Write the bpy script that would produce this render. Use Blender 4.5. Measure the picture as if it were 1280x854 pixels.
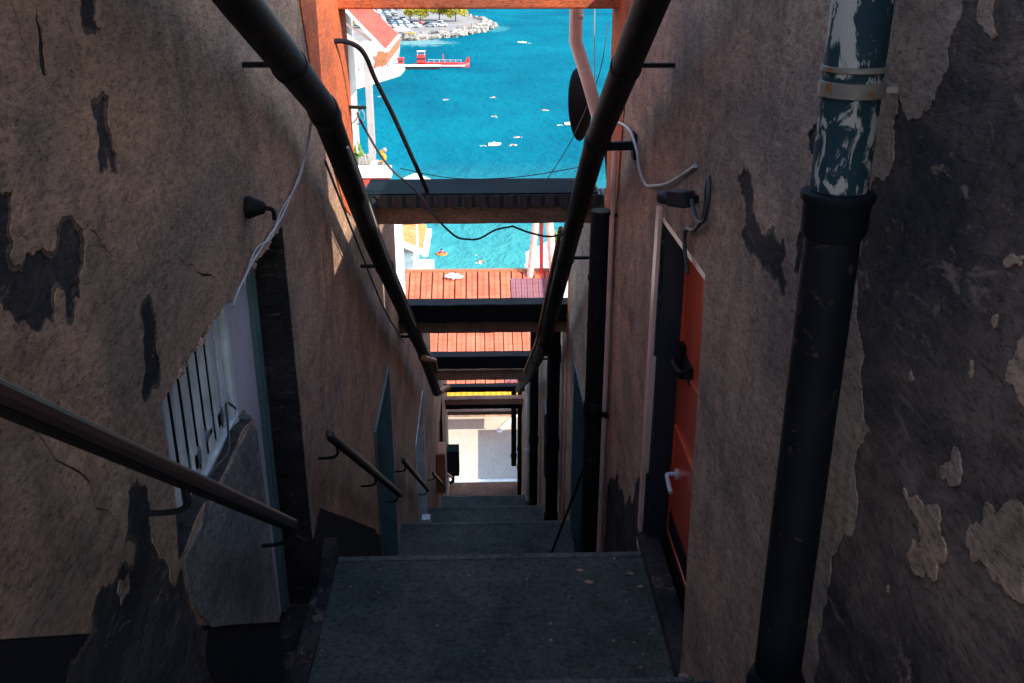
import bpy, bmesh, math, random
from mathutils import Vector, Matrix, noise
from mathutils.geometry import delaunay_2d_cdt

# ------------------------------------------------------------------ clear, camera, light, exposure
for o in list(bpy.data.objects):
    bpy.data.objects.remove(o)
SC = bpy.context.scene
COL = SC.collection
rad = math.radians

cam = bpy.data.cameras.new('camera')
cam.sensor_width = 36.0
cam.lens = 1230.0 / 1280.0 * 36.0
cam.clip_start = 0.05
cam.clip_end = 20000
camo = bpy.data.objects.new('camera', cam)
COL.objects.link(camo)
camo.location = (0, 0, 0)
camo.rotation_euler = (rad(90 - 22.2), 0, rad(-1.8))
SC.camera = camo

SUN = Vector((0.66, -0.42, 0.62)).normalized()
w = bpy.data.worlds.new('World')
SC.world = w
w.use_nodes = True
nt = w.node_tree
sky = nt.nodes.new('ShaderNodeTexSky')
sky.sky_type = 'NISHITA'
sky.sun_disc = False
sky.sun_elevation = math.asin(SUN.z)
sky.sun_rotation = math.atan2(SUN.x, SUN.y)
sky.air_density = 1.0
sky.dust_density = 0.6
bg = nt.nodes['Background']
nt.links.new(sky.outputs['Color'], bg.inputs['Color'])
bg.inputs['Strength'].default_value = 0.15

sl = bpy.data.lights.new('sun', 'SUN')
sl.energy = 2.2
sl.angle = rad(0.53)
sl.color = (1.0, 0.95, 0.86)
so = bpy.data.objects.new('sun', sl)
COL.objects.link(so)
so.location = (30, 20, 40)
so.rotation_euler = SUN.to_track_quat('Z', 'Y').to_euler()

SC.view_settings.view_transform = 'Standard'
SC.view_settings.look = 'None'
SC.view_settings.gamma = 1.0
SC.view_settings.use_curve_mapping = False
SC.view_settings.exposure = 1.85
SC.cycles.use_denoising = True
SC.cycles.max_bounces = 10
SC.cycles.diffuse_bounces = 6
SC.cycles.sample_clamp_indirect = 6.0
random.seed(7)

# ------------------------------------------------------------------ helpers
class MB:
    def __init__(s):
        s.v = []; s.f = []; s.m = []
    def add(s, vs, fs, mi=0):
        b = len(s.v)
        s.v += [tuple(p) for p in vs]
        s.f += [tuple(i + b for i in f) for f in fs]
        s.m += [mi] * len(fs)
        return s
    def box(s, x0, x1, y0, y1, z0, z1, mi=0):
        vs = [(x0,y0,z0),(x1,y0,z0),(x1,y1,z0),(x0,y1,z0),(x0,y0,z1),(x1,y0,z1),(x1,y1,z1),(x0,y1,z1)]
        return s.add(vs, [(0,3,2,1),(4,5,6,7),(0,1,5,4),(1,2,6,5),(2,3,7,6),(3,0,4,7)], mi)
    def bar(s, p, q, wd, h, up=(0,0,1), mi=0):
        p = Vector(p); q = Vector(q); d = (q - p).normalized()
        r = d.cross(Vector(up)).normalized(); u = r.cross(d)
        vs = []
        for c in (p, q):
            for a, b in ((-1,-1),(1,-1),(1,1),(-1,1)):
                vs.append(c + r * (a*wd/2) + u * (b*h/2))
        return s.add(vs, [(3,2,1,0),(4,5,6,7),(0,1,5,4),(1,2,6,5),(2,3,7,6),(3,0,4,7)], mi)
    def tube(s, path, r, n=12, mi=0, radii=None):
        P = [Vector(p) for p in path]
        u = None; rings = []
        for i, p in enumerate(P):
            t = (P[min(i+1, len(P)-1)] - P[max(i-1, 0)]).normalized()
            if u is None:
                u = t.cross(Vector((0.3, 0.1, 1))).normalized()
            u = (u - t * u.dot(t)).normalized(); v = t.cross(u)
            rr = radii[i] if radii else r
            rings.append([p + (u*math.cos(2*math.pi*k/n) + v*math.sin(2*math.pi*k/n))*rr for k in range(n)])
        vs = [p for R_ in rings for p in R_]
        fs = []
        for i in range(len(P)-1):
            for k in range(n):
                a = i*n+k; b = i*n+(k+1) % n
                fs.append((a, b, b+n, a+n))
        fs.append(tuple(reversed(range(n)))); fs.append(tuple(range((len(P)-1)*n, len(P)*n)))
        return s.add(vs, fs, mi)
    def prism(s, poly, x0, x1, mi=0):           # polygon in (y, z), extruded along x
        n = len(poly)
        vs = [(x0, a, b) for a, b in poly] + [(x1, a, b) for a, b in poly]
        fs = [tuple(range(n)), tuple(reversed(range(n, 2*n)))]
        fs += [(i, i+n, (i+1) % n + n, (i+1) % n) for i in range(n)]
        return s.add(vs, fs, mi)
    def prism_z(s, poly, z0, z1, mi=0):         # polygon in (x, y), extruded along z
        n = len(poly)
        vs = [(a, b, z0) for a, b in poly] + [(a, b, z1) for a, b in poly]
        fs = [tuple(reversed(range(n))), tuple(range(n, 2*n))]
        fs += [(i, (i+1) % n, (i+1) % n + n, i+n) for i in range(n)]
        return s.add(vs, fs, mi)
    def lathe(s, prof, c, n=16, axis=(0,0,1), mi=0):
        ax = Vector(axis).normalized(); u = ax.orthogonal().normalized(); v = ax.cross(u); c = Vector(c)
        vs = []
        for r, h in prof:
            for k in range(n):
                a = 2*math.pi*k/n
                vs.append(c + ax*h + (u*math.cos(a) + v*math.sin(a))*r)
        fs = []
        for i in range(len(prof)-1):
            for k in range(n):
                a = i*n+k; b = i*n+(k+1) % n
                fs.append((a, b, b+n, a+n))
        fs.append(tuple(reversed(range(n)))); fs.append(tuple(range((len(prof)-1)*n, len(prof)*n)))
        return s.add(vs, fs, mi)
    def ico(s, c, r, sub=2, amp=0.25, fr=1.5, seed=0, mi=0):
        bm = bmesh.new(); bmesh.ops.create_icosphere(bm, subdivisions=sub, radius=1.0)
        r = Vector(r) if hasattr(r, '__len__') else Vector((r, r, r)); c = Vector(c)
        vs = []
        for v in bm.verts:
            k = 1 + amp * noise.noise(v.co * fr + Vector((seed*3.1, seed*1.7, seed*0.9)))
            vs.append(c + Vector((v.co.x*r.x, v.co.y*r.y, v.co.z*r.z))*k)
        fs = [tuple(v.index for v in f.verts) for f in bm.faces]
        bm.free()
        return s.add(vs, fs, mi)
    def build(s, name, mats, parent=None, smooth=False, bevel=0.0, seg=2):
        off = parent['_w'] if parent is not None else (0, 0, 0)
        me = bpy.data.meshes.new(name)
        me.from_pydata([(a-off[0], b-off[1], c-off[2]) for a, b, c in s.v], [], s.f)
        if not isinstance(mats, (list, tuple)): mats = [mats]
        for m in mats: me.materials.append(m)
        for p, i in zip(me.polygons, s.m):
            p.material_index = i; p.use_smooth = smooth
        bm = bmesh.new(); bm.from_mesh(me)
        bmesh.ops.recalc_face_normals(bm, faces=bm.faces)
        bm.to_mesh(me); bm.free()
        me.update()
        o = bpy.data.objects.new(name, me); COL.objects.link(o)
        o['_w'] = off
        if parent is not None: o.parent = parent
        if smooth:
            try: me.set_sharp_from_angle(angle=rad(45))
            except Exception: pass
        if bevel:
            b = o.modifiers.new('bevel', 'BEVEL'); b.width = bevel; b.segments = seg
            b.limit_method = 'ANGLE'; b.angle_limit = rad(40)
        return o

def thing(name, label, cat, loc, group=None):
    o = bpy.data.objects.new(name, None); COL.objects.link(o)
    o.location = loc; o['_w'] = tuple(loc); o.empty_display_size = 0.2
    return tag(o, label, cat, group)
def tag(o, label, cat, group=None, kind=None):
    o['label'] = label; o['category'] = cat
    if group: o['group'] = group
    if kind: o['kind'] = kind
    return o
def struct(o, label=None, kind='structure'):
    o['kind'] = kind
    if label: o['label'] = label
    return o
def copy_tree(o, loc=None, rotz=None, label=None, scale=None):
    c = o.copy(); COL.objects.link(c)
    for ch in list(o.children):
        d = ch.copy(); COL.objects.link(d); d.parent = c
    if loc is not None: c.location = loc
    if rotz is not None: c.rotation_euler = (0, 0, rotz)
    if scale is not None: c.scale = scale
    if label: c['label'] = label
    return c
def smooth_path(P, n=8):
    P = [Vector(p) for p in P]; out = []
    for i in range(len(P)-1):
        a = P[max(i-1, 0)]; b = P[i]; c = P[i+1]; d = P[min(i+2, len(P)-1)]
        for k in range(n):
            t = k/n
            out.append(0.5*((2*b) + (c-a)*t + (2*a-5*b+4*c-d)*t*t + (3*b-a-3*c+d)*t**3))
    out.append(P[-1]); return out

# ------------------------------------------------------------------ materials
def mat(name):
    m = bpy.data.materials.new(name); m.use_nodes = True
    return m, m.node_tree, m.node_tree.nodes['Principled BSDF']
def N(t, kind, **kw):
    n = t.nodes.new(kind)
    for k, v in kw.items():
        if k in n.inputs: n.inputs[k].default_value = v
        else: setattr(n, k, v)
    return n
def noise_node(t, vec, scale, detail=6, rough=0.6, dist=0.0):
    n = N(t, 'ShaderNodeTexNoise', Scale=scale, Detail=detail, Roughness=rough, Distortion=dist)
    t.links.new(vec, n.inputs['Vector']); return n
def ramp(t, fac, stops):
    r = t.nodes.new('ShaderNodeValToRGB'); e = r.color_ramp.elements
    while len(e) < len(stops): e.new(0.5)
    for el, (p, c) in zip(e, stops):
        el.position = p; el.color = (c, c, c, 1) if isinstance(c, (int, float)) else (*c, 1)
    t.links.new(fac, r.inputs['Fac']); return r
def mixc(t, fac, a, b, mode='MIX'):
    m = t.nodes.new('ShaderNodeMix'); m.data_type = 'RGBA'; m.blend_type = mode
    for s, i in ((fac, 0), (a, 6), (b, 7)):
        if hasattr(s, 'links') or hasattr(s, 'is_linked'): t.links.new(s, m.inputs[i])
        elif isinstance(s, (int, float)): m.inputs[i].default_value = s
        else: m.inputs[i].default_value = (*s, 1)
    return m.outputs[2]
def pos(t, scale=(1, 1, 1)):
    g = t.nodes.new('ShaderNodeNewGeometry')
    mp = t.nodes.new('ShaderNodeMapping'); mp.inputs['Scale'].default_value = scale
    t.links.new(g.outputs['Position'], mp.inputs['Vector']); return mp.outputs['Vector']
def bump(t, b, height, strength, dist=0.02):
    n = N(t, 'ShaderNodeBump', Strength=strength, Distance=dist)
    t.links.new(height, n.inputs['Height']); t.links.new(n.outputs['Normal'], b.inputs['Normal'])

def plaster(name, light, mid, dark, stain=0.5, grain=0.5, spot=None, an=0.42):
    m, t, b = mat(name)
    P = pos(t, (an, an, 1))
    big = noise_node(t, P, 1.9, 9, 0.64, 0.7)
    c = ramp(t, big.outputs['Fac'], [(0.36, dark), (0.5, mid), (0.63, light)]).outputs['Color']
    streak = noise_node(t, pos(t, (1.0, 1.0, 0.55)), 2.4, 9, 0.7, 0.9)
    sm = ramp(t, streak.outputs['Fac'], [(0.47, 0.0), (0.66, stain)]).outputs['Color']
    c = mixc(t, sm, c, tuple(x*0.42 for x in dark))
    med = noise_node(t, P, 16, 7, 0.72, 0.6)
    mr_ = ramp(t, med.outputs['Fac'], [(0.34, 0.76), (0.5, 0.98), (0.66, 1.12)]).outputs['Color']
    c = mixc(t, 1.0, c, mr_, 'MULTIPLY')
    fine = noise_node(t, P, 75, 6, 0.8, 0.2)
    fr = ramp(t, fine.outputs['Fac'], [(0.36, 0.42), (0.47, 0.92), (0.62, 1.25)]).outputs['Color']
    c = mixc(t, 1.0, c, fr, 'MULTIPLY')
    if spot:
        sp = noise_node(t, P, 11, 10, 0.76, 1.4)
        f2 = ramp(t, sp.outputs['Fac'], [(0.57, 0.0), (0.62, 0.85)]).outputs['Color']
        c = mixc(t, f2, c, spot)
    t.links.new(c, b.inputs['Base Color'])
    b.inputs['Roughness'].default_value = 0.92
    b.inputs['Specular IOR Level'].default_value = 0.15
    mx = N(t, 'ShaderNodeMath', operation='MULTIPLY_ADD'); mx.inputs[1].default_value = 0.45
    t.links.new(fine.outputs['Fac'], mx.inputs[0]); t.links.new(med.outputs['Fac'], mx.inputs[2])
    bump(t, b, mx.outputs[0], grain, 0.03)
    return m
def paint(name, col, rough=0.5, metal=0.0, wear=None, wear_at=0.62, scale=14, bmp=0.15, spec=0.5, stretch=(1, 1, 1)):
    m, t, b = mat(name)
    P = pos(t, stretch)
    n1 = noise_node(t, P, scale*0.35, 6, 0.6)
    f = ramp(t, n1.outputs['Fac'], [(0.3, 0.72), (0.7, 1.15)]).outputs['Color']
    c = mixc(t, 1.0, col, f, 'MULTIPLY')
    n2 = noise_node(t, P, scale, 8, 0.68, 0.8)
    if wear:
        f2 = ramp(t, n2.outputs['Fac'], [(wear_at, 0.0), (wear_at+0.035, 1.0)]).outputs['Color']
        c = mixc(t, f2, c, wear)
    t.links.new(c, b.inputs['Base Color'])
    b.inputs['Roughness'].default_value = rough; b.inputs['Metallic'].default_value = metal
    b.inputs['Specular IOR Level'].default_value = spec
    if bmp: bump(t, b, n2.outputs['Fac'], bmp, 0.01)
    return m

M = {}
M['plaster_warm'] = plaster('plaster warm', (.60,.345,.215), (.48,.285,.19), (.30,.20,.155), 0.55, 0.9)
M['plaster_grey'] = plaster('plaster grey', (.62,.375,.25), (.49,.31,.215), (.31,.215,.165), 0.55, 0.9)
M['terracotta'] = plaster('terracotta lit plaster', (.60,.135,.045), (.50,.115,.042), (.30,.085,.045), 0.35, 0.4)  # at the alley wall ends, sun and warm bounce put into colour
M['bare'] = plaster('bare render', (.105,.075,.068), (.055,.045,.046), (.024,.023,.028), 0.5, 1.0, spot=(.17,.12,.10))
M['bare_brown'] = plaster('bare render brown', (.33,.20,.145), (.175,.115,.09), (.055,.045,.047), 0.7, 1.0, spot=(.33,.21,.155))
M['undercoat'] = plaster('undercoat', (.26,.17,.125), (.17,.115,.09), (.09,.07,.06), 0.5, 1.0)
M['bare_grey'] = plaster('bare render grey', (.15,.125,.115), (.085,.075,.075), (.032,.030,.036), 0.6, 1.0, spot=(.19,.155,.14))
M['bare_wet'] = plaster('bare render dark', (.06,.06,.07), (.035,.04,.05), (.02,.022,.03), 0.5, 0.9)
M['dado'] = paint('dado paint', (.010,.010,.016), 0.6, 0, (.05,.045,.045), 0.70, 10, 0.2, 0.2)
M['concrete'] = plaster('rough concrete', (.34,.31,.28), (.24,.225,.21), (.12,.12,.12), 0.5, 1.0)
M['beam'] = plaster('beam concrete', (.46,.25,.15), (.34,.19,.125), (.17,.11,.085), 0.3, 0.9)
M['step'] = plaster('painted step', (.098,.100,.084), (.075,.083,.072), (.046,.058,.053), 0.4, 0.6, spot=None)
M['nosing'] = plaster('worn step edge', (.16,.155,.135), (.115,.118,.105), (.06,.07,.066), 0.5, 0.7)
M['landing_glow'] = plaster('warm lit landing', (.26,.13,.08), (.20,.10,.07), (.12,.07,.05), 0.3, 0.5)  # warm bounced light on the landing put into brown
M['black_pipe'] = paint('black pipe', (.010,.0095,.012), 0.6, 0.0, (.065,.036,.026), 0.62, 13, 0.3, 0.12)
M['rust_pipe'] = paint('rusty pipe', (.42,.15,.06), 0.6, 0.0, (.15,.06,.03), 0.58, 12, 0.2)
M['blue_pipe'] = paint('flaking blue pipe', (.014,.034,.040), 0.65, 0.0, (.38,.32,.26), 0.55, 22, 0.5, 0.15, (1, 1, .5))
M['clamp'] = paint('clamp metal', (.24,.19,.145), 0.55, 0.3, (.25,.10,.03), 0.55, 20, 0.3)
M['iron'] = paint('dark iron', (.008,.007,.008), 0.7, 0.0, (.07,.03,.018), 0.64, 20, 0.2, 0.15)
M['rail'] = paint('rail wood', (.036,.020,.019), 0.3, 0.0, (.11,.065,.045), 0.66, 24, 0.1, 0.6)
M['white_metal'] = paint('white metal', (.62,.66,.66), 0.5, 0.0, (.30,.20,.14), 0.68, 18, 0.15)
M['teal_frame'] = paint('teal frame', (.10,.17,.18), 0.5, 0.0, (.08,.07,.06), 0.68, 18, 0.15)
M['grey_door'] = paint('grey door', (.62,.61,.66), 0.5, 0.0, None, 0.7, 6, 0.05)
M['red_door'] = paint('red door', (.74,.105,.045), 0.25, 0.2, (.45,.09,.045), 0.66, 7, 0.05, 0.7, (1, 1, .5))
M['door_dark'] = paint('dark door', (.02,.022,.03), 0.45, 0.0, None, 0.7, 8, 0.1)
M['void'] = paint('dark interior', (.012,.012,.015), 0.9, 0, None, 0.7, 4, 0, 0.1)
M['cable'] = paint('pale cable', (.42,.40,.38), 0.5, 0.0, None, 0.7, 10, 0)
M['cable_dark'] = paint('dark cable', (.03,.035,.04), 0.5, 0.0, None, 0.7, 10, 0)
M['sheet'] = paint('dark sheet metal', (.006,.014,.015), 0.8, 0.0, (.03,.03,.03), 0.66, 8, 0.2, 0.1)
M['pink_pipe'] = paint('pink pipe', (.74,.46,.37), 0.35, 0.0, (.80,.66,.58), 0.68, 10, 0.1)
M['white'] = paint('white paint', (.80,.79,.76), 0.6, 0.0, (.55,.52,.48), 0.70, 6, 0.1)
M['white_shaded'] = paint('white paint shaded', (.42,.37,.34), 0.7, 0.0, (.28,.22,.19), 0.62, 5, 0.1)  # white darkened: shade on the terrace front and post put into colour
M['red'] = paint('red paint', (.62,.03,.025), 0.45, 0.0, None, 0.7, 6, 0)
M['red_fabric'] = paint('red fabric', (.62,.075,.05), 0.8, 0.0, (.72,.25,.2), 0.70, 4, 0.1, 0.1, (4, .4, 1))
M['yellow_fabric'] = paint('yellow fabric', (.80,.36,.03), 0.8, 0.0, None, 0.7, 6, 0, 0.1)
M['black'] = paint('black paint', (.015,.016,.02), 0.5, 0.0, None, 0.7, 6, 0)
M['skin'] = paint('skin', (.52,.28,.18), 0.6, 0, None, .7, 4, 0)
M['hair'] = paint('hair', (.03,.02,.015), 0.6, 0, None, .7, 4, 0)
for k, c in dict(cloth_red=(.6,.05,.03), cloth_blue=(.05,.09,.25), cloth_white=(.75,.75,.75), cloth_orange=(.75,.22,.03), cloth_dark=(.03,.03,.04), cloth_pink=(.65,.10,.25)).items():
    M[k] = paint(k.replace('_', ' '), c, 0.8, 0, None, .7, 5, 0, .1)
M['leaf'] = paint('leaf', (.26,.25,.012), 0.6, 0, (.42,.32,.012), 0.50, 2.0, 0, 0.2)
M['leaf_near'] = paint('leaf fresh', (.12,.22,.03), 0.5, 0, (.30,.30,.05), 0.6, 8.0, 0, 0.3)
M['bark'] = paint('bark', (.10,.07,.05), 0.9, 0, None, .7, 8, .3, .1)
M['rock'] = paint('pale rock', (.36,.32,.27), 0.9, 0, (.10,.08,.07), 0.54, .8, 0.6, 0.1)
M['quay'] = paint('quay concrete', (.55,.52,.48), 0.85, 0, (.36,.33,.30), 0.68, .5, 0.05, 0.1)
M['land'] = paint('headland ground', (.30,.27,.24), 0.9, 0, (.20,.18,.155), 0.6, .25, 0.1, 0.1)
M['glass'] = paint('dark glass', (.02,.025,.03), 0.08, 0, None, .7, 4, 0, 0.6)
M['tyre'] = paint('tyre', (.02,.02,.02), 0.8, 0, None, .7, 4, 0)
M['foam'] = paint('foam', (.85,.88,.88), 0.6, 0, None, .7, 4, 0)

def roof_mat(name, c1, c2):
    m, t, b = mat(name)
    P = pos(t)
    n1 = noise_node(t, P, 0.9, 7, 0.65, 0.5)
    c = ramp(t, n1.outputs['Fac'], [(0.32, c1), (0.68, c2)]).outputs['Color']
    n2 = noise_node(t, P, 5, 8, 0.7)
    f = ramp(t, n2.outputs['Fac'], [(0.62, 0.0), (0.70, 0.55)]).outputs['Color']
    c = mixc(t, f, c, (.70,.36,.26))
    wv = N(t, 'ShaderNodeTexWave', Scale=0.75, Distortion=3.0, wave_type='BANDS', bands_direction='Y')
    t.links.new(P, wv.inputs['Vector'])
    f3 = ramp(t, wv.outputs['Fac'], [(0.80, 0.0), (0.97, 0.14)]).outputs['Color']
    c = mixc(t, f3, c, tuple(min(1, x*1.35+.06) for x in c2))
    t.links.new(c, b.inputs['Base Color']); b.inputs['Roughness'].default_value = 0.55
    b.inputs['Specular IOR Level'].default_value = 0.25
    bump(t, b, wv.outputs['Fac'], 0.25, 0.05)
    return m
M['roof_red'] = roof_mat('red roof sheet', (.54,.09,.04), (.70,.17,.085))
M['rib_shade'] = roof_mat('roof rib shade', (.16,.035,.022), (.24,.06,.035))  # shadow beside the roof ribs put into a darker red
M['roof_purple'] = roof_mat('weathered roof sheet', (.20,.075,.085), (.27,.12,.13))
M['roof_tile'] = paint('clay tiles', (.66,.22,.07), 0.75, 0, (.75,.42,.25), 0.58, 2.5, 0.3, 0.2)

# the blue pipe has lost most of its blue along one flank
t = M['blue_pipe'].node_tree; sp_ = N(t, 'ShaderNodeSeparateXYZ'); t.links.new(pos(t), sp_.inputs[0])
mr = N(t, 'ShaderNodeMapRange'); mr.inputs['From Min'].default_value = .785; mr.inputs['From Max'].default_value = .755; mr.inputs['To Max'].default_value = .16
t.links.new(sp_.outputs['X'], mr.inputs['Value'])
mz = N(t, 'ShaderNodeMapRange'); mz.inputs['From Min'].default_value = -.24; mz.inputs['From Max'].default_value = -.18
t.links.new(sp_.outputs['Z'], mz.inputs['Value'])
mm = N(t, 'ShaderNodeMath', operation='MULTIPLY'); t.links.new(mr.outputs[0], mm.inputs[0]); t.links.new(mz.outputs[0], mm.inputs[1])
rp = [n for n in t.nodes if n.type == 'VALTORGB'][-1]; src = rp.inputs['Fac'].links[0].from_socket
ad = N(t, 'ShaderNodeMath', operation='ADD'); t.links.new(src, ad.inputs[0]); t.links.new(mm.outputs[0], ad.inputs[1]); t.links.new(ad.outputs[0], rp.inputs['Fac'])

# sea
m, t, b = mat('sea water')
P = pos(t)
sep = N(t, 'ShaderNodeSeparateXYZ'); t.links.new(P, sep.inputs[0])
rip = noise_node(t, pos(t, (1, .55, 1)), 0.42, 10, 0.62, 0.4)
big = noise_node(t, pos(t, (1, .6, 1)), 0.03, 5, 0.6)
deep = ramp(t, big.outputs['Fac'], [(0.35, (.000,.104,.150)), (0.65, (.000,.166,.212))]).outputs['Color']
shal = N(t, 'ShaderNodeMapRange'); shal.inputs['From Min'].default_value = 168; shal.inputs['From Max'].default_value = 92
t.links.new(sep.outputs['Y'], shal.inputs['Value'])
jig = N(t, 'ShaderNodeMath', operation='MULTIPLY'); t.links.new(shal.outputs[0], jig.inputs[0])
jr = ramp(t, rip.outputs['Fac'], [(0.3, 0.65), (0.7, 1.0)])
t.links.new(jr.outputs['Color'], jig.inputs[1])
c = mixc(t, jig.outputs[0], deep, (.09,.40,.34))
# pale shallows along the headland beach
def shore_mask(cx, cy, rx, ry):
    mp = N(t, 'ShaderNodeMapping'); mp.inputs['Location'].default_value = (-cx/rx, -cy/ry, 0)
    mp.inputs['Scale'].default_value = (1/rx, 1/ry, 0); t.links.new(P, mp.inputs['Vector'])
    ln = N(t, 'ShaderNodeVectorMath', operation='LENGTH'); t.links.new(mp.outputs[0], ln.inputs[0])
    md = N(t, 'ShaderNodeMath', operation='ADD'); t.links.new(ln.outputs['Value'], md.inputs[0]); t.links.new(rip.outputs['Fac'], md.inputs[1])
    return ramp(t, md.outputs[0], [(0.8, 1.0), (1.0, 0.0)]).outputs['Color'] if False else ramp(t, md.outputs[0], [(0.75, 0.85), (1.0, 0.0)]).outputs['Color']
c = mixc(t, shore_mask(-22, 378, 26, 30), c, (.20,.34,.31))
c = mixc(t, shore_mask(5, 440, 16, 42), c, (.06,.25,.27))
df = N(t, 'ShaderNodeBsdfDiffuse'); t.links.new(c, df.inputs['Color'])
gl = N(t, 'ShaderNodeBsdfGlossy', Roughness=0.25)
bp = N(t, 'ShaderNodeBump', Strength=0.9, Distance=1.3); t.links.new(rip.outputs['Fac'], bp.inputs['Height'])
t.links.new(bp.outputs['Normal'], df.inputs['Normal']); t.links.new(bp.outputs['Normal'], gl.inputs['Normal'])
mxs = N(t, 'ShaderNodeMixShader'); mxs.inputs[0].default_value = 0.015
t.links.new(df.outputs[0], mxs.inputs[1]); t.links.new(gl.outputs[0], mxs.inputs[2])
t.links.new(mxs.outputs[0], t.nodes['Material Output'].inputs['Surface'])
M['sea'] = m

# street
m, t, b = mat('street paving')
P = pos(t)
n1 = noise_node(t, P, 0.7, 8, 0.65)
c = ramp(t, n1.outputs['Fac'], [(0.3, (.46,.41,.32)), (0.7, (.56,.50,.40))]).outputs['Color']
n2 = noise_node(t, P, 7, 8, 0.7)
f = ramp(t, n2.outputs['Fac'], [(0.35, 0.8), (0.65, 1.05)]).outputs['Color']
c = mixc(t, 1.0, c, f, 'MULTIPLY')
t.links.new(c, b.inputs['Base Color']); b.inputs['Roughness'].default_value = 0.9
M['street'] = m

# ------------------------------------------------------------------ polygons and wall skins
rnd = random.Random(3)
def ragged(poly, amp=0.18, depth=3, min_len=0.006):
    P = [Vector(p) for p in poly]
    for _ in range(depth):
        Q = []
        for i, a in enumerate(P):
            b_ = P[(i+1) % len(P)]; d = b_ - a; L = d.length
            Q.append(a)
            if L > min_len:
                nrm = Vector((-d.y, d.x))
                Q.append((a+b_)/2 + nrm*rnd.uniform(-amp, amp)*min(1, .16/L))
        P = Q
    return [(p.x, p.y) for p in P]
def inside(p, poly):
    x, y = p; c = False; j = len(poly)-1
    for i in range(len(poly)):
        xi, yi = poly[i]; xj, yj = poly[j]
        if (yi > y) != (yj > y) and x < (xj-xi)*(y-yi)/(yj-yi)+xi: c = not c
        j = i
    return c
def region(outer, holes=(), grid=None, box=None):
    loops = [outer] + list(holes)
    vs = []; es = []
    for L in loops:
        b0 = len(vs); n = len(L)
        vs += [Vector(p) for p in L]; es += [(b0+i, b0+(i+1) % n) for i in range(n)]
    if grid:
        y0, y1, z0, z1 = box
        ny = int((y1-y0)/grid); nz = int((z1-z0)/grid)
        for i in range(ny):
            for j in range(nz):
                p = (y0+(i+.5+rnd.uniform(-.3, .3))*grid, z0+(j+.5+rnd.uniform(-.3, .3))*grid)
                vs.append(Vector(p))
    V, E_, F_, *_r = delaunay_2d_cdt(vs, es, [], 0, 1e-5)
    tri = []
    for f in F_:
        cx = sum(V[i].x for i in f)/len(f); cy = sum(V[i].y for i in f)/len(f)
        if inside((cx, cy), outer) and sum(inside((cx, cy), h) for h in holes) % 2 == 0:
            tri.append(tuple(f))
    return [(v.x, v.y) for v in V], tri
def sheet(outer, holes, x_face, x_back, wav=0.006, grid=None, box=None, mi=0, mb=None):
    """A wall layer: face at x_face (slightly uneven), rims back to x_back."""
    V, T = region(outer, holes, grid, box)
    used = sorted({i for f in T for i in f}); idx = {k: n for n, k in enumerate(used)}
    sgn = 1 if x_back > x_face else -1
    front = []
    for k in used:
        y, z = V[k]
        w_ = wav*(0.5+0.6*noise.noise(Vector((y*1.7, z*1.7, sgn*5)))+0.4*noise.noise(Vector((y*7, z*7, sgn*9))))
        front.append((x_face+sgn*max(0, min(wav*1.4, w_)), y, z))
    cnt = {}
    for f in T:
        for a, b_ in zip(f, f[1:]+f[:1]):
            cnt.setdefault((min(a, b_), max(a, b_)), []).append((a, b_))
    n = len(front)
    back = [(x_back, V[k][0], V[k][1]) for k in used]
    fs = [tuple(idx[i] for i in f) for f in T]
    for k, l in cnt.items():
        if len(l) == 1:
            a, b_ = idx[l[0][0]], idx[l[0][1]]
            fs.append((b_, a, a+n, b_+n))
    mb = mb or MB()
    mb.add(front+back, fs, mi)
    return mb
def undercoat(polys, side, parent):
    """the torn coat between the plaster and the bare render, seen round each flaked patch"""
    for P in polys:
        area = sum(P[i][0]*P[(i+1) % len(P)][1]-P[(i+1) % len(P)][0]*P[i][1] for i in range(len(P)))
        s_ = 1 if area > 0 else -1
        q = []; big = []
        for i, p in enumerate(P):
            a = Vector(P[i-1]); b_ = Vector(P[(i+1) % len(P)]); d = (b_-a)
            if d.length < 1e-6: continue
            nn = Vector((-d.y, d.x)).normalized()*s_
            k = .003+.020*max(0, noise.noise(Vector((p[0]*9, p[1]*9, 2.2)))+.25)
            q.append((p[0]+nn.x*k, p[1]+nn.y*k)); big.append((p[0]-nn.x*.006, p[1]-nn.y*.006))
        sheet(big, [ragged(q, .12, 1)], side*(W+.0045), side*(W+.008), .0015).build('undercoat', M['undercoat'], parent)
def slab(outer, holes, x0, x1):
    V, T = region(outer, holes)
    mb = MB(); n = len(V); cnt = {}
    fs = [tuple(f) for f in T] + [tuple(i+n for i in reversed(f)) for f in T]
    for f in T:
        for a, b_ in zip(f, f[1:]+f[:1]): cnt.setdefault((min(a, b_), max(a, b_)), []).append((a, b_))
    for k, l in cnt.items():
        if len(l) == 1:
            a, b_ = l[0]; fs.append((b_, a, a+n, b_+n))
    mb.add([(x0, y, z) for y, z in V]+[(x1, y, z) for y, z in V], fs)
    return mb

W = 0.90
# ------------------------------------------------------------------ ground, sea
o = MB().add([(-6000, 60.5, -35), (6000, 60.5, -35), (6000, 14000, -35), (-6000, 14000, -35)], [(0, 1, 2, 3)]).build('sea', M['sea']); struct(o, 'deep teal blue sea below the alley')
o = MB().box(-400, 400, -60, 60.5, -40, -29.3).build('street', M['street']); struct(o, 'sunlit pale paved street at the foot of the stairs')

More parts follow.
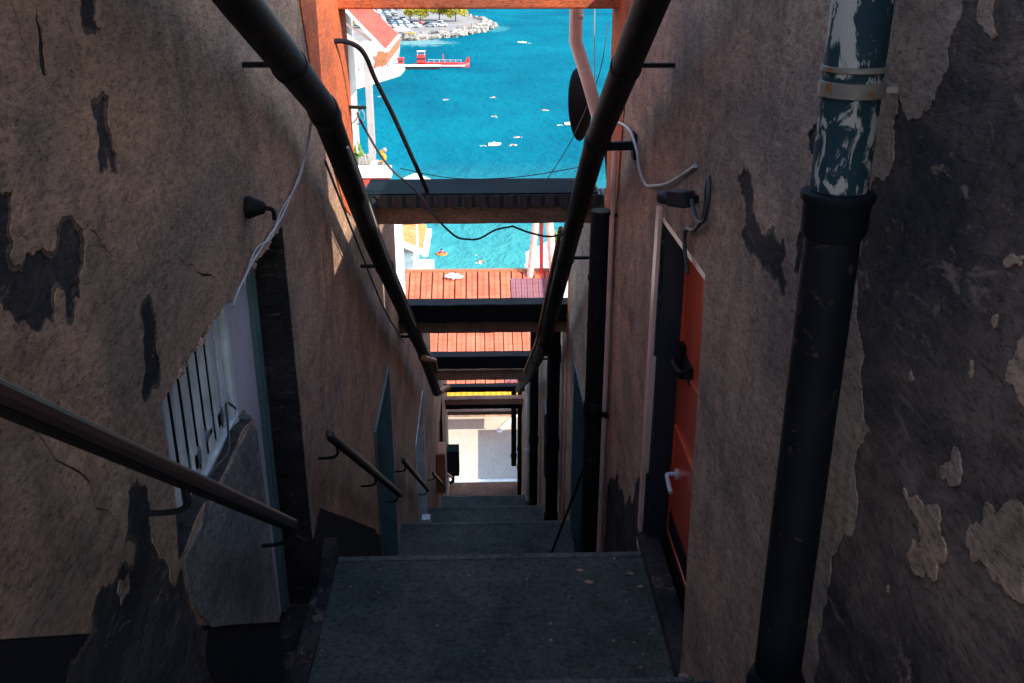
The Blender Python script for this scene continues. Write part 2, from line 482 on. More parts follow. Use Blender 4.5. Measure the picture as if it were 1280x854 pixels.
# stairs: (y, z) outline; every flight runs between the landings listed
prof = []
def nose(y, z, over=0.018, th=0.045):
    """edge of a tread ending at y, with a small projecting nosing"""
    prof.extend([(y+over-.004, z), (y+over, z-.008), (y+over, z-th), (y, z-th-.006)])
def flight(y0, z0, n, run, z_end):
    rise = (z0-z_end)/n
    for i in range(n):
        nose(y0+i*run, z0-i*rise)
        prof.append((y0+i*run, z0-(i+1)*rise))
prof.append((-3, -1.75))
flight(1.85, -1.75, 6, .31, -3.24)      # last nose at 3.40, z ~ -2.99
flight(4.72, -3.24, 11, .325, -5.82)
flight(9.10, -5.82, 10, .335, -8.22)
flight(13.3, -8.22, 10, .335, -10.5)
flight(17.4, -10.5, 10, .36, -12.9)
lower = prof[:]
lower += [(22.03, -12.9), (22.03, -13.1), (22.0, -13.1), (22.0, -22), (-3, -22)]
o = MB().prism(lower, -.915, .915).build('stairs', M['step']); struct(o, 'steep alley stairs of slate dark painted concrete with landings')
for (yy, zz) in ((3.40, -2.9917), (4.72, -3.24), (9.10, -5.82), (13.3, -8.22), (17.4, -10.5)):
    o = MB().box(-.893, .893, yy-.035, yy+.012, zz-.004, zz+.004).build('stair_nosing', M['nosing'], bevel=.003); struct(o, 'worn paler edge strip along a landing of the alley stairs')
# lowest landing: warm bounced light put into a thin brown sheet
o = MB().box(-.89, .89, 21.02, 22.03, -12.896, -12.885).build('landing_warm_light', M['landing_glow'], bevel=.004); struct(o, 'brown sheet colouring bounced light onto the lowest landing')
# flight going on in the open down to the street
prof = [(22.035, -13.1)]
flight(22.4, -13.1, 54, .40, -29.3)
o = MB().prism(prof+[(22.035, -29.3)], -.915, .915).build('lower_stairs', M['street']); struct(o, 'pale stairs running on down to the street')

# ------------------------------------------------------------------ alley houses
def house(name, label, loc, side, y0, y1, top0, top1, zb, openings, thick=.62, outline=None):
    """one house front along the alley: bare wall core, plaster skin and more are its parts"""
    t_ = thing(name, label, 'house', loc, 'houses lining the alley')
    outer = outline or [(y0, zb), (y1, zb), (y1, top1), (y0, top0)]
    a, b_ = side*(W+.0075), side*(W+thick)
    slab(outer, openings, a, b_).build('wall', M['bare'], t_)
    for op in openings:
        ya, yb = min(p[0] for p in op)-.1, max(p[0] for p in op)+.1; za, zc = min(p[1] for p in op)-.1, max(p[1] for p in op)+.1
        c1, c2 = sorted((side*(W+.30), side*(W+thick-.03)))
        MB().box(c1, c2, ya, yb, za, zc).build('room_back', M['void'], t_)
    return t_

# ---- house with the barred window (left of the stairs)
op_L = ragged([(2.50,-1.20),(2.9,-1.175),(3.4,-1.19),(3.95,-1.18),(4.36,-1.20),(4.40,-2.2),(4.42,-3.32),(3.56,-3.32),(3.53,-2.4),(3.49,-1.74),(3.3,-1.70),(2.95,-1.71),(2.7,-1.68),(2.47,-1.70),(2.52,-1.45)], .05, 2)
hl = house('house', 'house with peeling brown plaster, a barred window and a grey door beside the landing', (-1.2, 4, -3.2), -1, -1.4, 6.96, .8, .8, -8, [op_L])
A = {}
A['a'] = [(2.358,-.341),(2.446,-.335),(2.474,-.353),(2.446,-.397),(2.448,-.476),(2.458,-.538),(2.413,-.523),(2.412,-.493),(2.387,-.517),(2.339,-.502),(2.353,-.457),(2.37,-.432),(2.368,-.394),(2.351,-.368)]
A['b'] = [(1.754,-.411),(1.839,-.435),(1.906,-.441),(1.879,-.48),(1.856,-.514),(1.862,-.54),(1.839,-.573),(1.875,-.593),(1.911,-.575),(1.956,-.584),(2.031,-.602),(2.057,-.566),(2.148,-.565),(2.194,-.609),(2.17,-.668),(2.116,-.746),(2.083,-.739),(2.055,-.785),(2.024,-.768),(2.037,-.713),(2.015,-.687),(1.988,-.7),(1.967,-.747),(1.888,-.738),(1.847,-.7),(1.803,-.675),(1.772,-.647),(1.759,-.618),(1.688,-.562)]
A['c'] = [(2.145,-.132),(2.152,-.16),(2.148,-.216),(2.143,-.26),(2.118,-.261),(2.115,-.245),(2.132,-.175)]
A['d'] = [(2.381,-.091),(2.48,-.095),(2.45,-.174),(2.487,-.199),(2.392,-.205),(2.364,-.185),(2.367,-.151)]
A['e'] = [(2.46,-.90),(2.52,-.884),(2.560,-.90),(2.574,-.958),(2.544,-1.041),(2.552,-1.12),(2.53,-1.155),(2.435,-1.149),(2.383,-1.128),(2.401,-1.089),(2.432,-1.065),(2.446,-.982)]
A['f'] = [(2.19,-1.288),(2.266,-1.297),(2.322,-1.36),(2.3,-1.447),(2.301,-1.524),(2.328,-1.588),(2.379,-1.644),(2.416,-1.74),(2.484,-1.731),(2.492,-1.809),(2.541,-1.952),(2.635,-2.072),(2.584,-2.127),(2.62,-2.269),(2.75,-2.7),(1.60,-1.70),(1.71,-1.479),(1.745,-1.45),(1.82,-1.469),(1.872,-1.465),(1.907,-1.414),(1.996,-1.427),(2.064,-1.435),(2.15,-1.484),(2.179,-1.454),(2.121,-1.409)]
A['g'] = [(2.052,-1.462),(2.117,-1.485),(2.101,-1.522),(2.039,-1.525),(2.029,-1.481)]
def crack(p, q, wd=.004, n=9):
    p = Vector(p); q = Vector(q); d = (q-p); nn = Vector((-d.y, d.x)).normalized(); L = []; Rr = []
    for i in range(n+1):
        f = i/n; c = p+d*f+nn*rnd.uniform(-.035, .035)*d.length*(1 if 0 < i < n else 0)
        h = wd*.5*math.sin(math.pi*min(.97, max(.03, f)))*rnd.uniform(.4, 1.3)+.0004
        L.append((c+nn*h)[:]); Rr.append((c-nn*h)[:])
    return L+Rr[::-1]
A = {k: ragged(v, .22, 3, .006) for k, v in A.items()}
for k, (p, q) in enumerate((((2.47,-.55),(2.56,-.87)), ((2.02,-.05),(2.06,-.21)), ((2.28,-.10),(2.33,-.27)), ((2.21,-.60),(2.33,-.72)), ((2.8,-.85),(3.25,-1.10)), ((4.5,-1.0),(4.62,-2.2)), ((5.3,-1.9),(5.2,-3.1)), ((1.75,-.85),(2.1,-1.32)))):
    A['crack%d' % k] = crack(p, q, .006)
# line of the dado band follows the stairs
dl = [(1.2,-.965),(1.82,-1.437),(2.613,-2.039),(3.545,-2.76)]
plast = [(-1.4, .8), (-1.4, .7), (.6, -.51)] + dl + [(4.0, -2.93), (4.45, -2.9), (4.66, -2.87), (6.06, -3.86), (6.96, -4.5), (6.96, .8)]
sheet(plast, [op_L]+list(A.values()), -W, -W-.009, .007, .09, (.9, 6.9, -4, .8)).build('plaster', M['plaster_warm'], hl)
sheet(ragged([(5.3,.8),(5.25,-.3),(5.5,-.8),(5.9,-1.2),(6.3,-1.6),(6.6,-1.75),(6.955,-1.65),(6.955,.8)], .05, 3), [], -W+.006, -W-.006, .003).build('warm_lit_end', M['terracotta'], hl)  # orange sunlight on this wall end put into the colour
undercoat([A[k] for k in 'abdef'], -1, hl)
sheet(A['f'], [], -W-.0055, -W-.008, .001, .1, (1.6, 2.7, -2.6, -1.3)).build('worn_render', M['bare_grey'], hl)
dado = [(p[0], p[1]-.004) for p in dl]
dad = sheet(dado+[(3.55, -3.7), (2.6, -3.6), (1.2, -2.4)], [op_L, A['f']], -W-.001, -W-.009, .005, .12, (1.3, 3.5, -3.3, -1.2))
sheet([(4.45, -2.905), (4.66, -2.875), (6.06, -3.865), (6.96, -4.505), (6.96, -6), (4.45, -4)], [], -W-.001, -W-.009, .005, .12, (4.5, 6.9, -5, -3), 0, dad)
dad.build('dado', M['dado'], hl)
# threshold kerb and rubble strip at the wall foot
sheet(ragged([(3.56,-3.22),(4.44,-3.22),(4.72,-3.10),(4.72,-3.4),(3.56,-3.4)], .08, 2), [], -W+.075, -W-.03, .02, .07, (3.6, 4.7, -3.4, -3.1)).build('threshold', M['bare'], hl)
# broken ledge: rough mortar along the parapet top and the torn lintel edge
mb = MB()
for i in range(26):
    y = 2.50+i*.039
    mb.ico((-W-.045+rnd.uniform(-.02, .02), y, -1.755+rnd.uniform(-.02, .012)), (.032, .028, .018), 2, .7, 2.2, i)
for i in range(14):
    mb.ico((-W-.05+rnd.uniform(-.015, .01), 3.49+rnd.uniform(-.03, .02), -1.75-i*.055), (.03, .022, .035), 2, .7, 2.2, i+40)
mb.build('ledge', M['concrete'], hl)
mb = MB()
for i in range(30):
    y = 2.52+i*.062
    mb.ico((-W-.03+rnd.uniform(-.01, .012), y, -1.19+rnd.uniform(-.012, .012)), (.03, .04, .016), 1, .6, 2.2, i)
mb.build('broken_edge', M['plaster_grey'], hl)
sheet(ragged([(2.50,-1.715),(3.0,-1.718),(3.42,-1.725),(3.492,-1.79),(3.515,-2.2),(3.53,-2.745),(3.2,-2.492),(2.9,-2.262),(2.66,-2.085),(2.56,-1.95),(2.51,-1.83)], .012, 2), [], -W+.005, -W-.007, .004).build('parapet', M['concrete'], hl)
# door leaf, frame, window with bars
dr = MB().box(-1.12, -1.085, 3.44, 4.40, -3.3, -1.19).build('door', M['grey_door'], hl, bevel=.006)
MB().box(-1.088, -1.079, 3.86, 3.90, -1.83, -1.77).build('keyhole', M['black'], dr)
fr = MB(); fr.box(-1.10, -1.05, 4.345, 4.372, -3.3, -1.185); fr.box(-1.10, -1.06, 4.315, 4.335, -3.3, -1.19)
fr.build('door_frame', M['teal_frame'], hl, bevel=.005)
wn = MB(); wn.box(-1.05, -1.03, 2.45, 3.43, -1.9, -1.19)
win = wn.build('window', M['void'], hl)
g = MB(); g.box(-.99, -.955, 2.45, 3.47, -1.745, -1.70); g.box(-.99, -.955, 3.42, 3.47, -1.70, -1.19)
g.build('frame', M['white_metal'], win, bevel=.004)
for i in range(9):
    y = 2.50+i*.105
    MB().box(-.982, -.970, y, y+.05, -1.70, -1.19).build('bar', M['white_metal'], win, bevel=.003)
for i in range(5): MB().box(-1.0, -.97, 2.62+i*.155, 2.70+i*.155, -1.66+.03*(i % 2), -1.60).build('ornament', M['teal_frame'], win, bevel=.004)

# ---- house with the red door (right of the stairs)
op_R = [(3.77,-1.255),(4.785,-1.28),(4.83,-3.3),(3.65,-3.3)]
hr = house('house', 'house with a red door and heavily flaked plaster behind the thick drainpipe', (1.2, 4, -3.2), 1, -1.4, 6.96, 3, 3, -8, [op_R], outline=[(-1.4, -8), (6.96, -8), (6.96, -.20), (4.2, -.20), (4.2, 2.6), (-1.4, 2.6)])
B = {}
B['a'] = [(3.417,-.773),(3.255,-.727),(3.2,-.764),(3.191,-.817),(3.09,-.858),(3.011,-.875),(2.935,-.828),(2.824,-.834),(2.789,-.873),(2.819,-.908),(2.75,-.945),(2.764,-.99),(2.786,-.999),(2.841,-.966),(2.93,-.97),(3.073,-.975),(3.229,-.981),(3.298,-.944),(3.266,-.878),(3.34,-.826)]
B['b'] = [(2.701,-.786),(2.629,-.748),(2.631,-.824),(2.645,-.888),(2.701,-.894)]
B['c'] = [(2.712,-.503),(2.643,-.453),(2.612,-.538),(2.674,-.556)]
B['bare'] = [(1.91,-.048),(1.921,-.104),(1.919,-.132),(1.947,-.171),(1.939,-.237),(1.972,-.295),(1.992,-.318),(2.051,-.344),(2.105,-.34),(2.148,-.313),(2.155,-.383),(2.12,-.446),(2.14,-.486),(2.224,-.519),(2.262,-.591),(2.234,-.701),(2.206,-.813),(2.151,-.889),(2.131,-.943),(2.129,-.984),(2.03,-1.073),(2.091,-1.159),(2.044,-1.323),(2.1,-1.406),(2.138,-1.555),(2.148,-1.705),(2.136,-1.926),(2.10,-2.35),(.0,-1.75),(.0,-.4),(.9,.45),(1.82,.25)]
B['dk'] = [(6.3,-3.72),(5.85,-3.38),(5.72,-3.42),(5.6,-3.34),(5.45,-3.40),(5.3,-3.2),(5.22,-3.22),(5.1,-3.0),(5.0,-2.90),(4.96,-2.92),(4.92,-3.6),(5.6,-4.5),(6.5,-4.9)]
I = {}
I['1'] = [(1.821,-1.095),(1.795,-1.109),(1.714,-1.079),(1.659,-1.049),(1.621,-1.099),(1.603,-1.124),(1.63,-1.2),(1.696,-1.233),(1.754,-1.218),(1.705,-1.155),(1.728,-1.121)]
I['2'] = [(1.688,-.971),(1.655,-.939),(1.651,-.903),(1.617,-.917),(1.606,-.955),(1.631,-.98),(1.665,-.984)]
I['3'] = [(1.543,-1.047),(1.543,-1.012),(1.506,-.984),(1.508,-.939),(1.465,-.937),(1.438,-.894),(1.402,-.882),(1.34,-.911),(1.336,-1.02),(1.366,-1.046),(1.421,-1.049),(1.467,-1.047),(1.506,-1.066)]
I['4'] = [(1.527,-.679),(1.513,-.629),(1.504,-.582),(1.434,-.569),(1.407,-.704),(1.449,-.725),(1.489,-.707),(1.521,-.707)]
I['5'] = [(1.604,-.517),(1.576,-.497),(1.552,-.49),(1.552,-.507),(1.582,-.519)]
I['6'] = [(1.851,-.08),(1.793,-.077),(1.801,-.124),(1.764,-.152),(1.808,-.152),(1.845,-.134)]
for i in range(7):
    cy = rnd.uniform(1.40, 1.95); cz = rnd.uniform(-1.55, -.12); rr = rnd.uniform(.005, .012)
    pts = [(cy+rr*rnd.uniform(.4, 1.3)*math.cos(k*1.05), cz+rr*rnd.uniform(.4, 1.8)*math.sin(k*1.05)) for k in range(6)]
    if all(not inside(p, q) for p in pts for q in I.values()) and all(min((p[0]-q[0])**2+(p[1]-q[1])**2 for q in L) > .03**2 for p in pts for L in I.values()):
        I['s%d' % i] = pts
B = {k: ragged(v, .24, 3, .008) for k, v in B.items()}
I = {k: ragged(v, .24, 3, .006) for k, v in I.items()}
for k, (p, q) in enumerate((((3.5,-.45),(3.38,-.70)), ((2.45,-1.1),(2.7,-1.9)), ((3.0,-1.05),(3.15,-1.7)), ((5.2,-1.7),(5.35,-2.8)), ((2.9,-.25),(3.1,-.8)))):
    B['crack%d' % k] = crack(p, q, .005)
sheet([(-1.4, 2.6), (-1.4, -3), (1.5, -3.6), (6.96, -5.8), (6.96, -.20), (4.2, -.20), (4.2, 2.6)], [op_R]+list(B.values()), W, W+.009, .007, .09, (.9, 6.9, -4, .9)).build('plaster', M['plaster_grey'], hr)
sheet(ragged([(5.9,-.20),(5.95,-.4),(6.2,-.9),(6.35,-1.5),(6.62,-2.3),(6.9,-2.6),(6.955,-1.4),(6.955,-.20)], .05, 3), [], W-.006, W+.006, .003).build('warm_lit_end', M['terracotta'], hr)  # warm glow at this wall end put into the colour
undercoat([B['a'], B['dk'], B['b']], 1, hr)
sheet(B['bare'], [], W+.005, W+.008, .002, .08, (.4, 2.3, -2.3, .3)).build('worn_render', M['bare_brown'], hr)
for P_ in I.values(): sheet(P_, [], W+.0005, W+.009, .002).build('plaster_flake', M['plaster_warm'], hr)
dr = MB().box(1.035, 1.06, 3.6, 4.95, -3.26, -1.22).build('door', M['red_door'], hr, bevel=.006)
pn = MB()
for (za, zb_) in ((-2.05, -1.42), (-3.1, -2.45)):
    pn.box(1.023, 1.036, 3.75, 4.70, za, za+.03); pn.box(1.023, 1.036, 3.75, 4.70, zb_, zb_+.03); pn.box(1.023, 1.036, 4.70, 4.73, za, zb_+.03)
MB().box(1.027, 1.036, 3.7, 4.76, -3.25, -2.95).build('dark_foot_strip', M['iron'], dr, bevel=.003)  # near-black strip across the foot of the door
pn.build('moulding', M['red_door'], dr, bevel=.004)
lt = MB(); lt.box(1.02, 1.037, 4.42, 4.66, -2.06, -1.96); lt.tube(smooth_path([(1.02,4.44,-1.98),(.975,4.44,-1.99),(.975,4.62,-2.0),(1.02,4.62,-2.0)], 5), .012, 8); lt.box(1.005, 1.036, 4.6, 4.68, -2.1, -1.92)
lt.build('latch', M['iron'], dr, bevel=.003)
hd = MB(); hd.tube(smooth_path([(1.035,4.6,-2.66),(.985,4.6,-2.66),(.975,4.57,-2.665),(.975,4.46,-2.69)], 6), .012, 8); hd.lathe([(.03,0),(.03,.012)], (1.036,4.6,-2.66), 12, (-1,0,0))
hd.build('handle', M['white_metal'], dr, smooth=True)
jm = MB(); jm.box(.925, 1.033, 4.775, 4.825, -3.27, -1.275)
jm.build('door_frame', M['door_dark'], hr, bevel=.004)  # near-black: shade on the far jamb put into its colour
MB().bar((.93, 3.70, -1.272), (.93, 4.772, -1.296), .05, .03).build('door_head', M['pink_pipe'], hr, bevel=.003)
sheet(ragged([(4.785,-1.24),(4.87,-1.25),(4.90,-3.3),(4.835,-3.3)], .03, 2), [], W-.014, W+.02, .003).build('lit_jamb_edge', M['pink_pipe'], hr)  # front edge of the jamb, its light put into pale pink
MB().box(.885, 1.0, 3.58, 4.9, -3.245, -3.17).build('threshold', M['bare'], hr, bevel=.012)

# ---- lintel across the end of the two tall houses
mb = MB(); mb.box(-.93, .93, 6.60, 6.94, -.408, -.26)  # sunlit tone of the lintel put into its terracotta
tag(mb.build('lintel', M['terracotta'], bevel=.012), 'terracotta lintel tinted for sunlight spanning between the two tall houses above the sea view', 'lintel', 'beams across the alley')

# ---- lower houses: sloping tops that follow the stairs
def lower_house(label, side, y0, y1, s, zb, op=None, dark=.0, end_glow=0, mat_='plaster_warm', holes=()):
    h = house('house', label, (side*1.2, (y0+y1)/2, zb), side, y0, y1, -s*y0, -s*y1, zb, [op] if op else [])
    ys = y1-end_glow
    sheet([(y0, zb), (ys, zb), (ys, -s*ys), (y0, -s*y0)], ([op] if op else [])+list(holes), side*W, side*(W+.009), .007, .14, (y0, ys, zb+1, -s*y0)).build('plaster', M[mat_], h)
    if end_glow:
        sheet([(ys, zb), (y1, zb), (y1, -s*y1), (ys, -s*ys)], [], side*W, side*(W+.009), .006).build('warm_lit_end', M['terracotta'], h)  # lit house end, its orange light put into the colour
    cp = MB(); cp.add([(side*(W-.01), y0, -s*y0+.002), (side*(W+.64), y0, -s*y0+.002), (side*(W+.64), y1, -s*y1+.002), (side*(W-.01), y1, -s*y1+.002),
                       (side*(W-.01), y0, -s*y0+.05), (side*(W+.64), y0, -s*y0+.05), (side*(W+.64), y1, -s*y1+.05), (side*(W-.01), y1, -s*y1+.05)],
                      [(0,3,2,1),(4,5,6,7),(0,1,5,4),(1,2,6,5),(2,3,7,6),(3,0,4,7)])
    cp.build('coping', M['concrete'], h, bevel=.008)
    return h
def doorway(h, side, y0, y1, zt, zb, mdoor, mframe, deep=.17):
    x = side*(W+deep)
    d = MB(); d.box(min(x, x+side*.04), max(x, x+side*.04), y0-.03, y1+.03, zb, zt+.03)
    dd = d.build('door', M[mdoor], h, bevel=.005)
    hb = MB(); hb.box(min(x, x-side*.03), max(x, x-side*.03), y1-.2, y1-.14, (zt+zb)/2-.1, (zt+zb)/2+.05)
    hb.build('handle', M['iron'], dd, bevel=.003)
    f = MB()
    xa, xb = sorted((side*(W-.006), side*(W+deep-.005)))
    f.box(xa, xb, y1-.05, y1+.012, zb, zt); f.box(xa, xb, y0-.012, y0+.03, zb, zt); f.box(xa, xb, y0+.03, y1-.05, zt-.04, zt+.012)
    f.build('door_frame', M[mframe], h, bevel=.004)

def rect(y0, y1, zt, zb): return [(y0, zt), (y1, zt), (y1, zb), (y0, zb)]
hA = lower_house('low house with a pale door and white slatted shutter just below the barred window house', -1, 6.965, 9.84, .245, -10, rect(7.25, 8.60, -3.74, -5.95))
doorway(hA, -1, 7.25, 8.60, -3.74, -5.95, 'grey_door', 'teal_frame')
s_ = MB()
for i in range(8):
    s_.bar((-1.0, 7.3+i*.07, -3.85-.02*i), (-1.0, 7.36+i*.075, -4.75), .03, .02)
s_.bar((-1.0, 7.28, -3.85), (-1.0, 7.9, -3.95), .03, .03); s_.bar((-1.0, 7.3, -4.75), (-1.0, 7.92, -4.75), .03, .03)
s_.build('shutter', M['white_metal'], hA)
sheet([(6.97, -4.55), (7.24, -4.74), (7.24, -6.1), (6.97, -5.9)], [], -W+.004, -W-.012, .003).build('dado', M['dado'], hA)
hB = lower_house('low house with a teal framed door below the red door house', 1, 6.965, 9.84, .245, -10, rect(7.7, 8.95, -3.86, -6.2), end_glow=.22, mat_='plaster_grey')
doorway(hB, 1, 7.7, 8.95, -3.86, -6.2, 'door_dark', 'teal_frame')
hC = lower_house('lower house with a narrow pale doorway and white doorstep post', -1, 9.845, 15.55, .382, -14, rect(11.4, 13.1, -6.1, -8.6))
doorway(hC, -1, 11.4, 13.1, -6.1, -8.6, 'grey_door', 'white_metal')
hD = lower_house('lower house with two dark pipes and a dark doorway on its wall', 1, 9.845, 15.55, .382, -14, rect(10.9, 12.0, -5.9, -8.3), mat_='plaster_grey')
doorway(hD, 1, 10.9, 12.0, -5.9, -8.3, 'door_dark', 'door_dark')
hE = lower_house('lowest house with a grey meter cabinet and red letterbox on its wall', -1, 15.555, 22.0, .452, -18, rect(17.6, 18.9, -8.9, -11.0))
doorway(hE, -1, 17.6, 18.9, -8.9, -11.0, 'door_dark', 'door_dark')
hF = lower_house('lowest house with twin black downpipes at its corner', 1, 15.555, 22.0, .452, -18, None, mat_='plaster_grey')

# unseen storeys added back from the alley to block the sun
for (x0, x1, y0, y1, zt, lab) in ((1.62, 6, 6.97, 10.0, -.3, 'unseen storey added as sun blocker beside the tall red door house'),
                                  (2.35, 7, 10.01, 15.6, -1.4, 'unseen storey added as sun blocker above the dark pipes'),
                                  (3.2, 8, 15.61, 22.0, -4.2, 'unseen storey added as sun blocker above the twin downpipes house')):
    t_ = thing('sun_block_storey', lab, 'house', (x0, y0, zt-4))
    MB().box(x0, x1, y0, y1, -14, zt).build('wall', M['terracotta'], t_)
    MB().box(x0-.12, x1+.1, y0, y1, zt+.002, zt+.14).build('roof', M['roof_tile'], t_, bevel=.02)

# ------------------------------------------------------------------ beams across the alley
def beam(label, y, z0, z1, d=.24, mt='beam', name='beam', x=.935):
    mb = MB(); n = 26
    vs = []; fs = []
    for i in range(n+1):
        xx = -x+2*x*i/n
        for (yy, zz) in ((y, z0), (y, z1), (y+d, z1), (y+d, z0)):
            k = .006*noise.noise(Vector((xx*6, yy*9, zz*9)))
            vs.append((xx, yy+k, zz+k))
    for i in range(n):
        a = i*4
        for k in range(4): fs.append((a+k, a+(k+1) % 4, a+4+(k+1) % 4, a+4+k))
    fs += [(0, 1, 2, 3), (n*4+3, n*4+2, n*4+1, n*4)]
    mb.add(vs, fs)
    return tag(mb.build(name, M[mt], bevel=.01), label, 'beam', 'beams across the alley')
beam('brown concrete beam under the corrugated dark cover nearest the sea window', 7.20, -1.98, -1.845, .30)
cv = thing('beam_cover', 'dark teal sheet metal cover with a wavy lip on the widest beam', 'cover', (0, 7.2, -1.8))
MB().add([(-.86, 7.12, -1.725), (.86, 7.12, -1.725), (.86, 7.55, -1.715), (-.86, 7.55, -1.715), (-.86, 7.12, -1.735), (.86, 7.12, -1.735), (.86, 7.55, -1.725), (-.86, 7.55, -1.725)],
         [(0,1,2,3),(4,7,6,5),(0,4,5,1),(1,5,6,2),(2,6,7,3),(3,7,4,0)]).build('sheet', M['sheet'], cv)
mb = MB(); vs = []; fs = []
n = 120
for i in range(n+1):
    x = -.88+1.76*i/n; k = .014*math.sin(i*.9)
    vs += [(x, 7.10+k*.7, -1.737), (x, 7.09+k*.7, -1.825+.012*math.sin(i*.9+1)), (x, 7.5, -1.737), (x, 7.5, -1.825)]
for i in range(n):
    a = i*4; fs += [(a, a+4, a+5, a+1), (a+2, a+3, a+7, a+6), (a+1, a+5, a+7, a+3), (a, a+2, a+6, a+4)]
mb.add(vs, fs).build('lip', M['black'], cv)
beam('black girder laid over the red roof view', 9.86, -3.80, -3.60, .22, 'iron')
beam('slim brown concrete beam below the black girder', 9.94, -3.955, -3.815, .2)
beam('dark beam midway down the alley under the second strip of red roof', 15.5, -6.83, -6.60, .25, 'iron')
beam('brown beam midway down with daylight above and below it', 15.62, -7.10, -6.915, .25)
beam('thin black beam above the yellow awning strip', 19.8, -9.29, -9.16, .2, 'iron')
beam('brown beam beneath the yellow awning strip', 20.4, -9.89, -9.745, .2)
beam('black beam over the bright street opening', 20.85, -10.22, -10.07, .2, 'iron')
beam('lowest brown beam framing the bright street opening', 21.7, -10.80, -10.70, .2)

# ------------------------------------------------------------------ big pipes running down the walls
def pipe(label, pts, r, mt='black_pipe', collars=(), straps=(), side=1, name='pipe', cat='pipe', group=None, collar_mat=None):
    t_ = thing(name, label, cat, pts[len(pts)//2], group)
    MB().tube(pts, r, 20).build('tube', M[mt], t_, smooth=True)
    for (p, d, L, k) in collars:
        d = Vector(d).normalized(); p = Vector(p)
        MB().lathe([(r*1.02, 0), (r*k, .012), (r*k, L-.012), (r*1.02, L)], p, 20, d).build('collar', M[collar_mat or mt], t_, smooth=True)
    for (p, d) in straps:
        d = Vector(d).normalized(); p = Vector(p); a = Vector((side*(W+.02), p.y, p.z+.0))
        q = MB(); q.lathe([(r*1.0, 0), (r*1.08, .004), (r*1.08, .036), (r*1.0, .04)], p, 20, d)
        q.bar(p, a, .03, .02)
        q.build('strap', M['iron'], t_, smooth=True)
    return t_
PL = [(-.73, 1.7, .42), (-.73, 3.19, -.17), (-.73, 4.57, -.69), (-.73, 4.75, -.78), (-.73, 4.93, -.90), (-.73, 6.53, -1.96), (-.73, 8.97, -3.42), (-.73, 10.7, -4.45), (-.725, 10.95, -4.62), (-.72, 11.2, -4.80), (-.72, 13.6, -6.37)]
pipe('fat black pipe running down the wall above the barred window', PL, .066, collars=[((-.73, 4.62, -.71), (0, 1, -.52), .15, 1.12), ((-.73, 8.75, -3.29), (0, 1, -.6), .12, 1.1), ((-.72, 11.0, -4.66), (0, 1, -.7), .14, 1.12)],
     straps=[((-.73, 3.9, -.44), (0, 1, -.38)), ((-.73, 7.0, -2.24), (0, 1, -.6)), ((-.73, 9.9, -3.97), (0, 1, -.6))], side=-1, group='fat pipes along the alley walls')
PR = [(.68, 2.9, .37), (.68, 4.08, -.22), (.68, 5.81, -1.11), (.68, 6.91, -1.845), (.68, 8.5, -2.98), (.68, 10.2, -4.20), (.68, 13.5, -6.08), (.69, 16.8, -7.75), (.70, 18.0, -8.40)]
pipe('fat black pipe running down the wall past the red door house', PR, .070, collars=[((.68, 5.7, -1.055), (0, 1, -.6), .14, 1.1), ((.68, 10.1, -4.13), (0, 1, -.6), .14, 1.1)],
     straps=[((.68, 4.7, -.54), (0, 1, -.515)), ((.68, 7.7, -2.41), (0, 1, -.7)), ((.68, 11.5, -4.94), (0, 1, -.57))], side=1, group='fat pipes along the alley walls')
pipe('thin orange tube standing for the sunlit edge of the fat pipe further down', [(.595, 7.2, -2.02), (.60, 8.5, -2.94), (.60, 10.2, -4.16), (.60, 13.3, -5.93)], .018, 'rust_pipe', side=1)  # added tube: orange edge light of the fat pipe put into colour
pipe('short rusty elbow pipe at the bend of the fat pipe', [(-.70, 10.6, -4.52), (-.66, 11.2, -4.80), (-.64, 11.75, -5.05), (-.65, 12.2, -5.4)], .036, 'rust_pipe', side=-1)
pipe('rust coloured outlet stub at the low end of the wall pipe', [(-.68, 13.7, -6.42), (-.62, 14.0, -6.5), (-.57, 14.3, -6.62)], .045, 'rust_pipe', side=-1)

# cables along the pipes
def cable(label, pts, r=.0045, mt='cable', n=8, cat='cable', group=None):
    return tag(MB().tube(smooth_path(pts, n), r, 8).build('cable', M[mt], smooth=True), label, cat, group)
cable('pale cable clipped along the underside of the fat pipe over the barred window', [(-.66, 4.9, -.95), (-.655, 5.7, -1.48), (-.655, 6.5, -2.02), (-.655, 7.7, -2.74), (-.655, 8.9, -3.46)], .008)
cable('dark cable sagging along the wall below the pipe', [(-.84, 5.3, -1.10), (-.85, 6.4, -1.85), (-.85, 8.0, -2.95), (-.85, 9.8, -4.0)], .007, 'cable_dark')

# drainpipe standing in front of the flaked wall
dp = thing('drainpipe', 'thick drainpipe, flaking blue and white above and black below', 'drainpipe', (.80, 2.16, -2.4))
DX, DY = .805, 2.16
MB().tube([(DX, DY, 1.6), (DX, DY, -.52)], .064, 32).build('upper_tube', M['blue_pipe'], dp, smooth=True)
MB().tube([(DX, DY, -.52), (DX, DY, -1.95)], .063, 32).build('lower_tube', M['black_pipe'], dp, smooth=True)
MB().lathe([(.062, .0), (.074, .02), (.075, .085), (.082, .092), (.082, .108), (.068, .112)], (DX, DY, -.635), 32).build('socket', M['black_pipe'], dp, smooth=True)
MB().lathe([(.062, -.03), (.078, 0), (.082, .06), (.072, .09), (.062, .1)], (DX, DY, -1.98), 32).build('hub', M['black_pipe'], dp, smooth=True)
c_ = MB(); c_.lathe([(.067, 0), (.071, .002), (.071, .032), (.067, .034)], (DX, DY, -.315), 32)
c_.bar((DX+.065, DY-.005, -.298), (.93, DY-.005, -.298), .016, .018); c_.bar((DX+.06, DY-.02, -.298), (DX+.09, DY-.03, -.298), .01, .012)
c_.build('clamp', M['clamp'], dp, smooth=True)
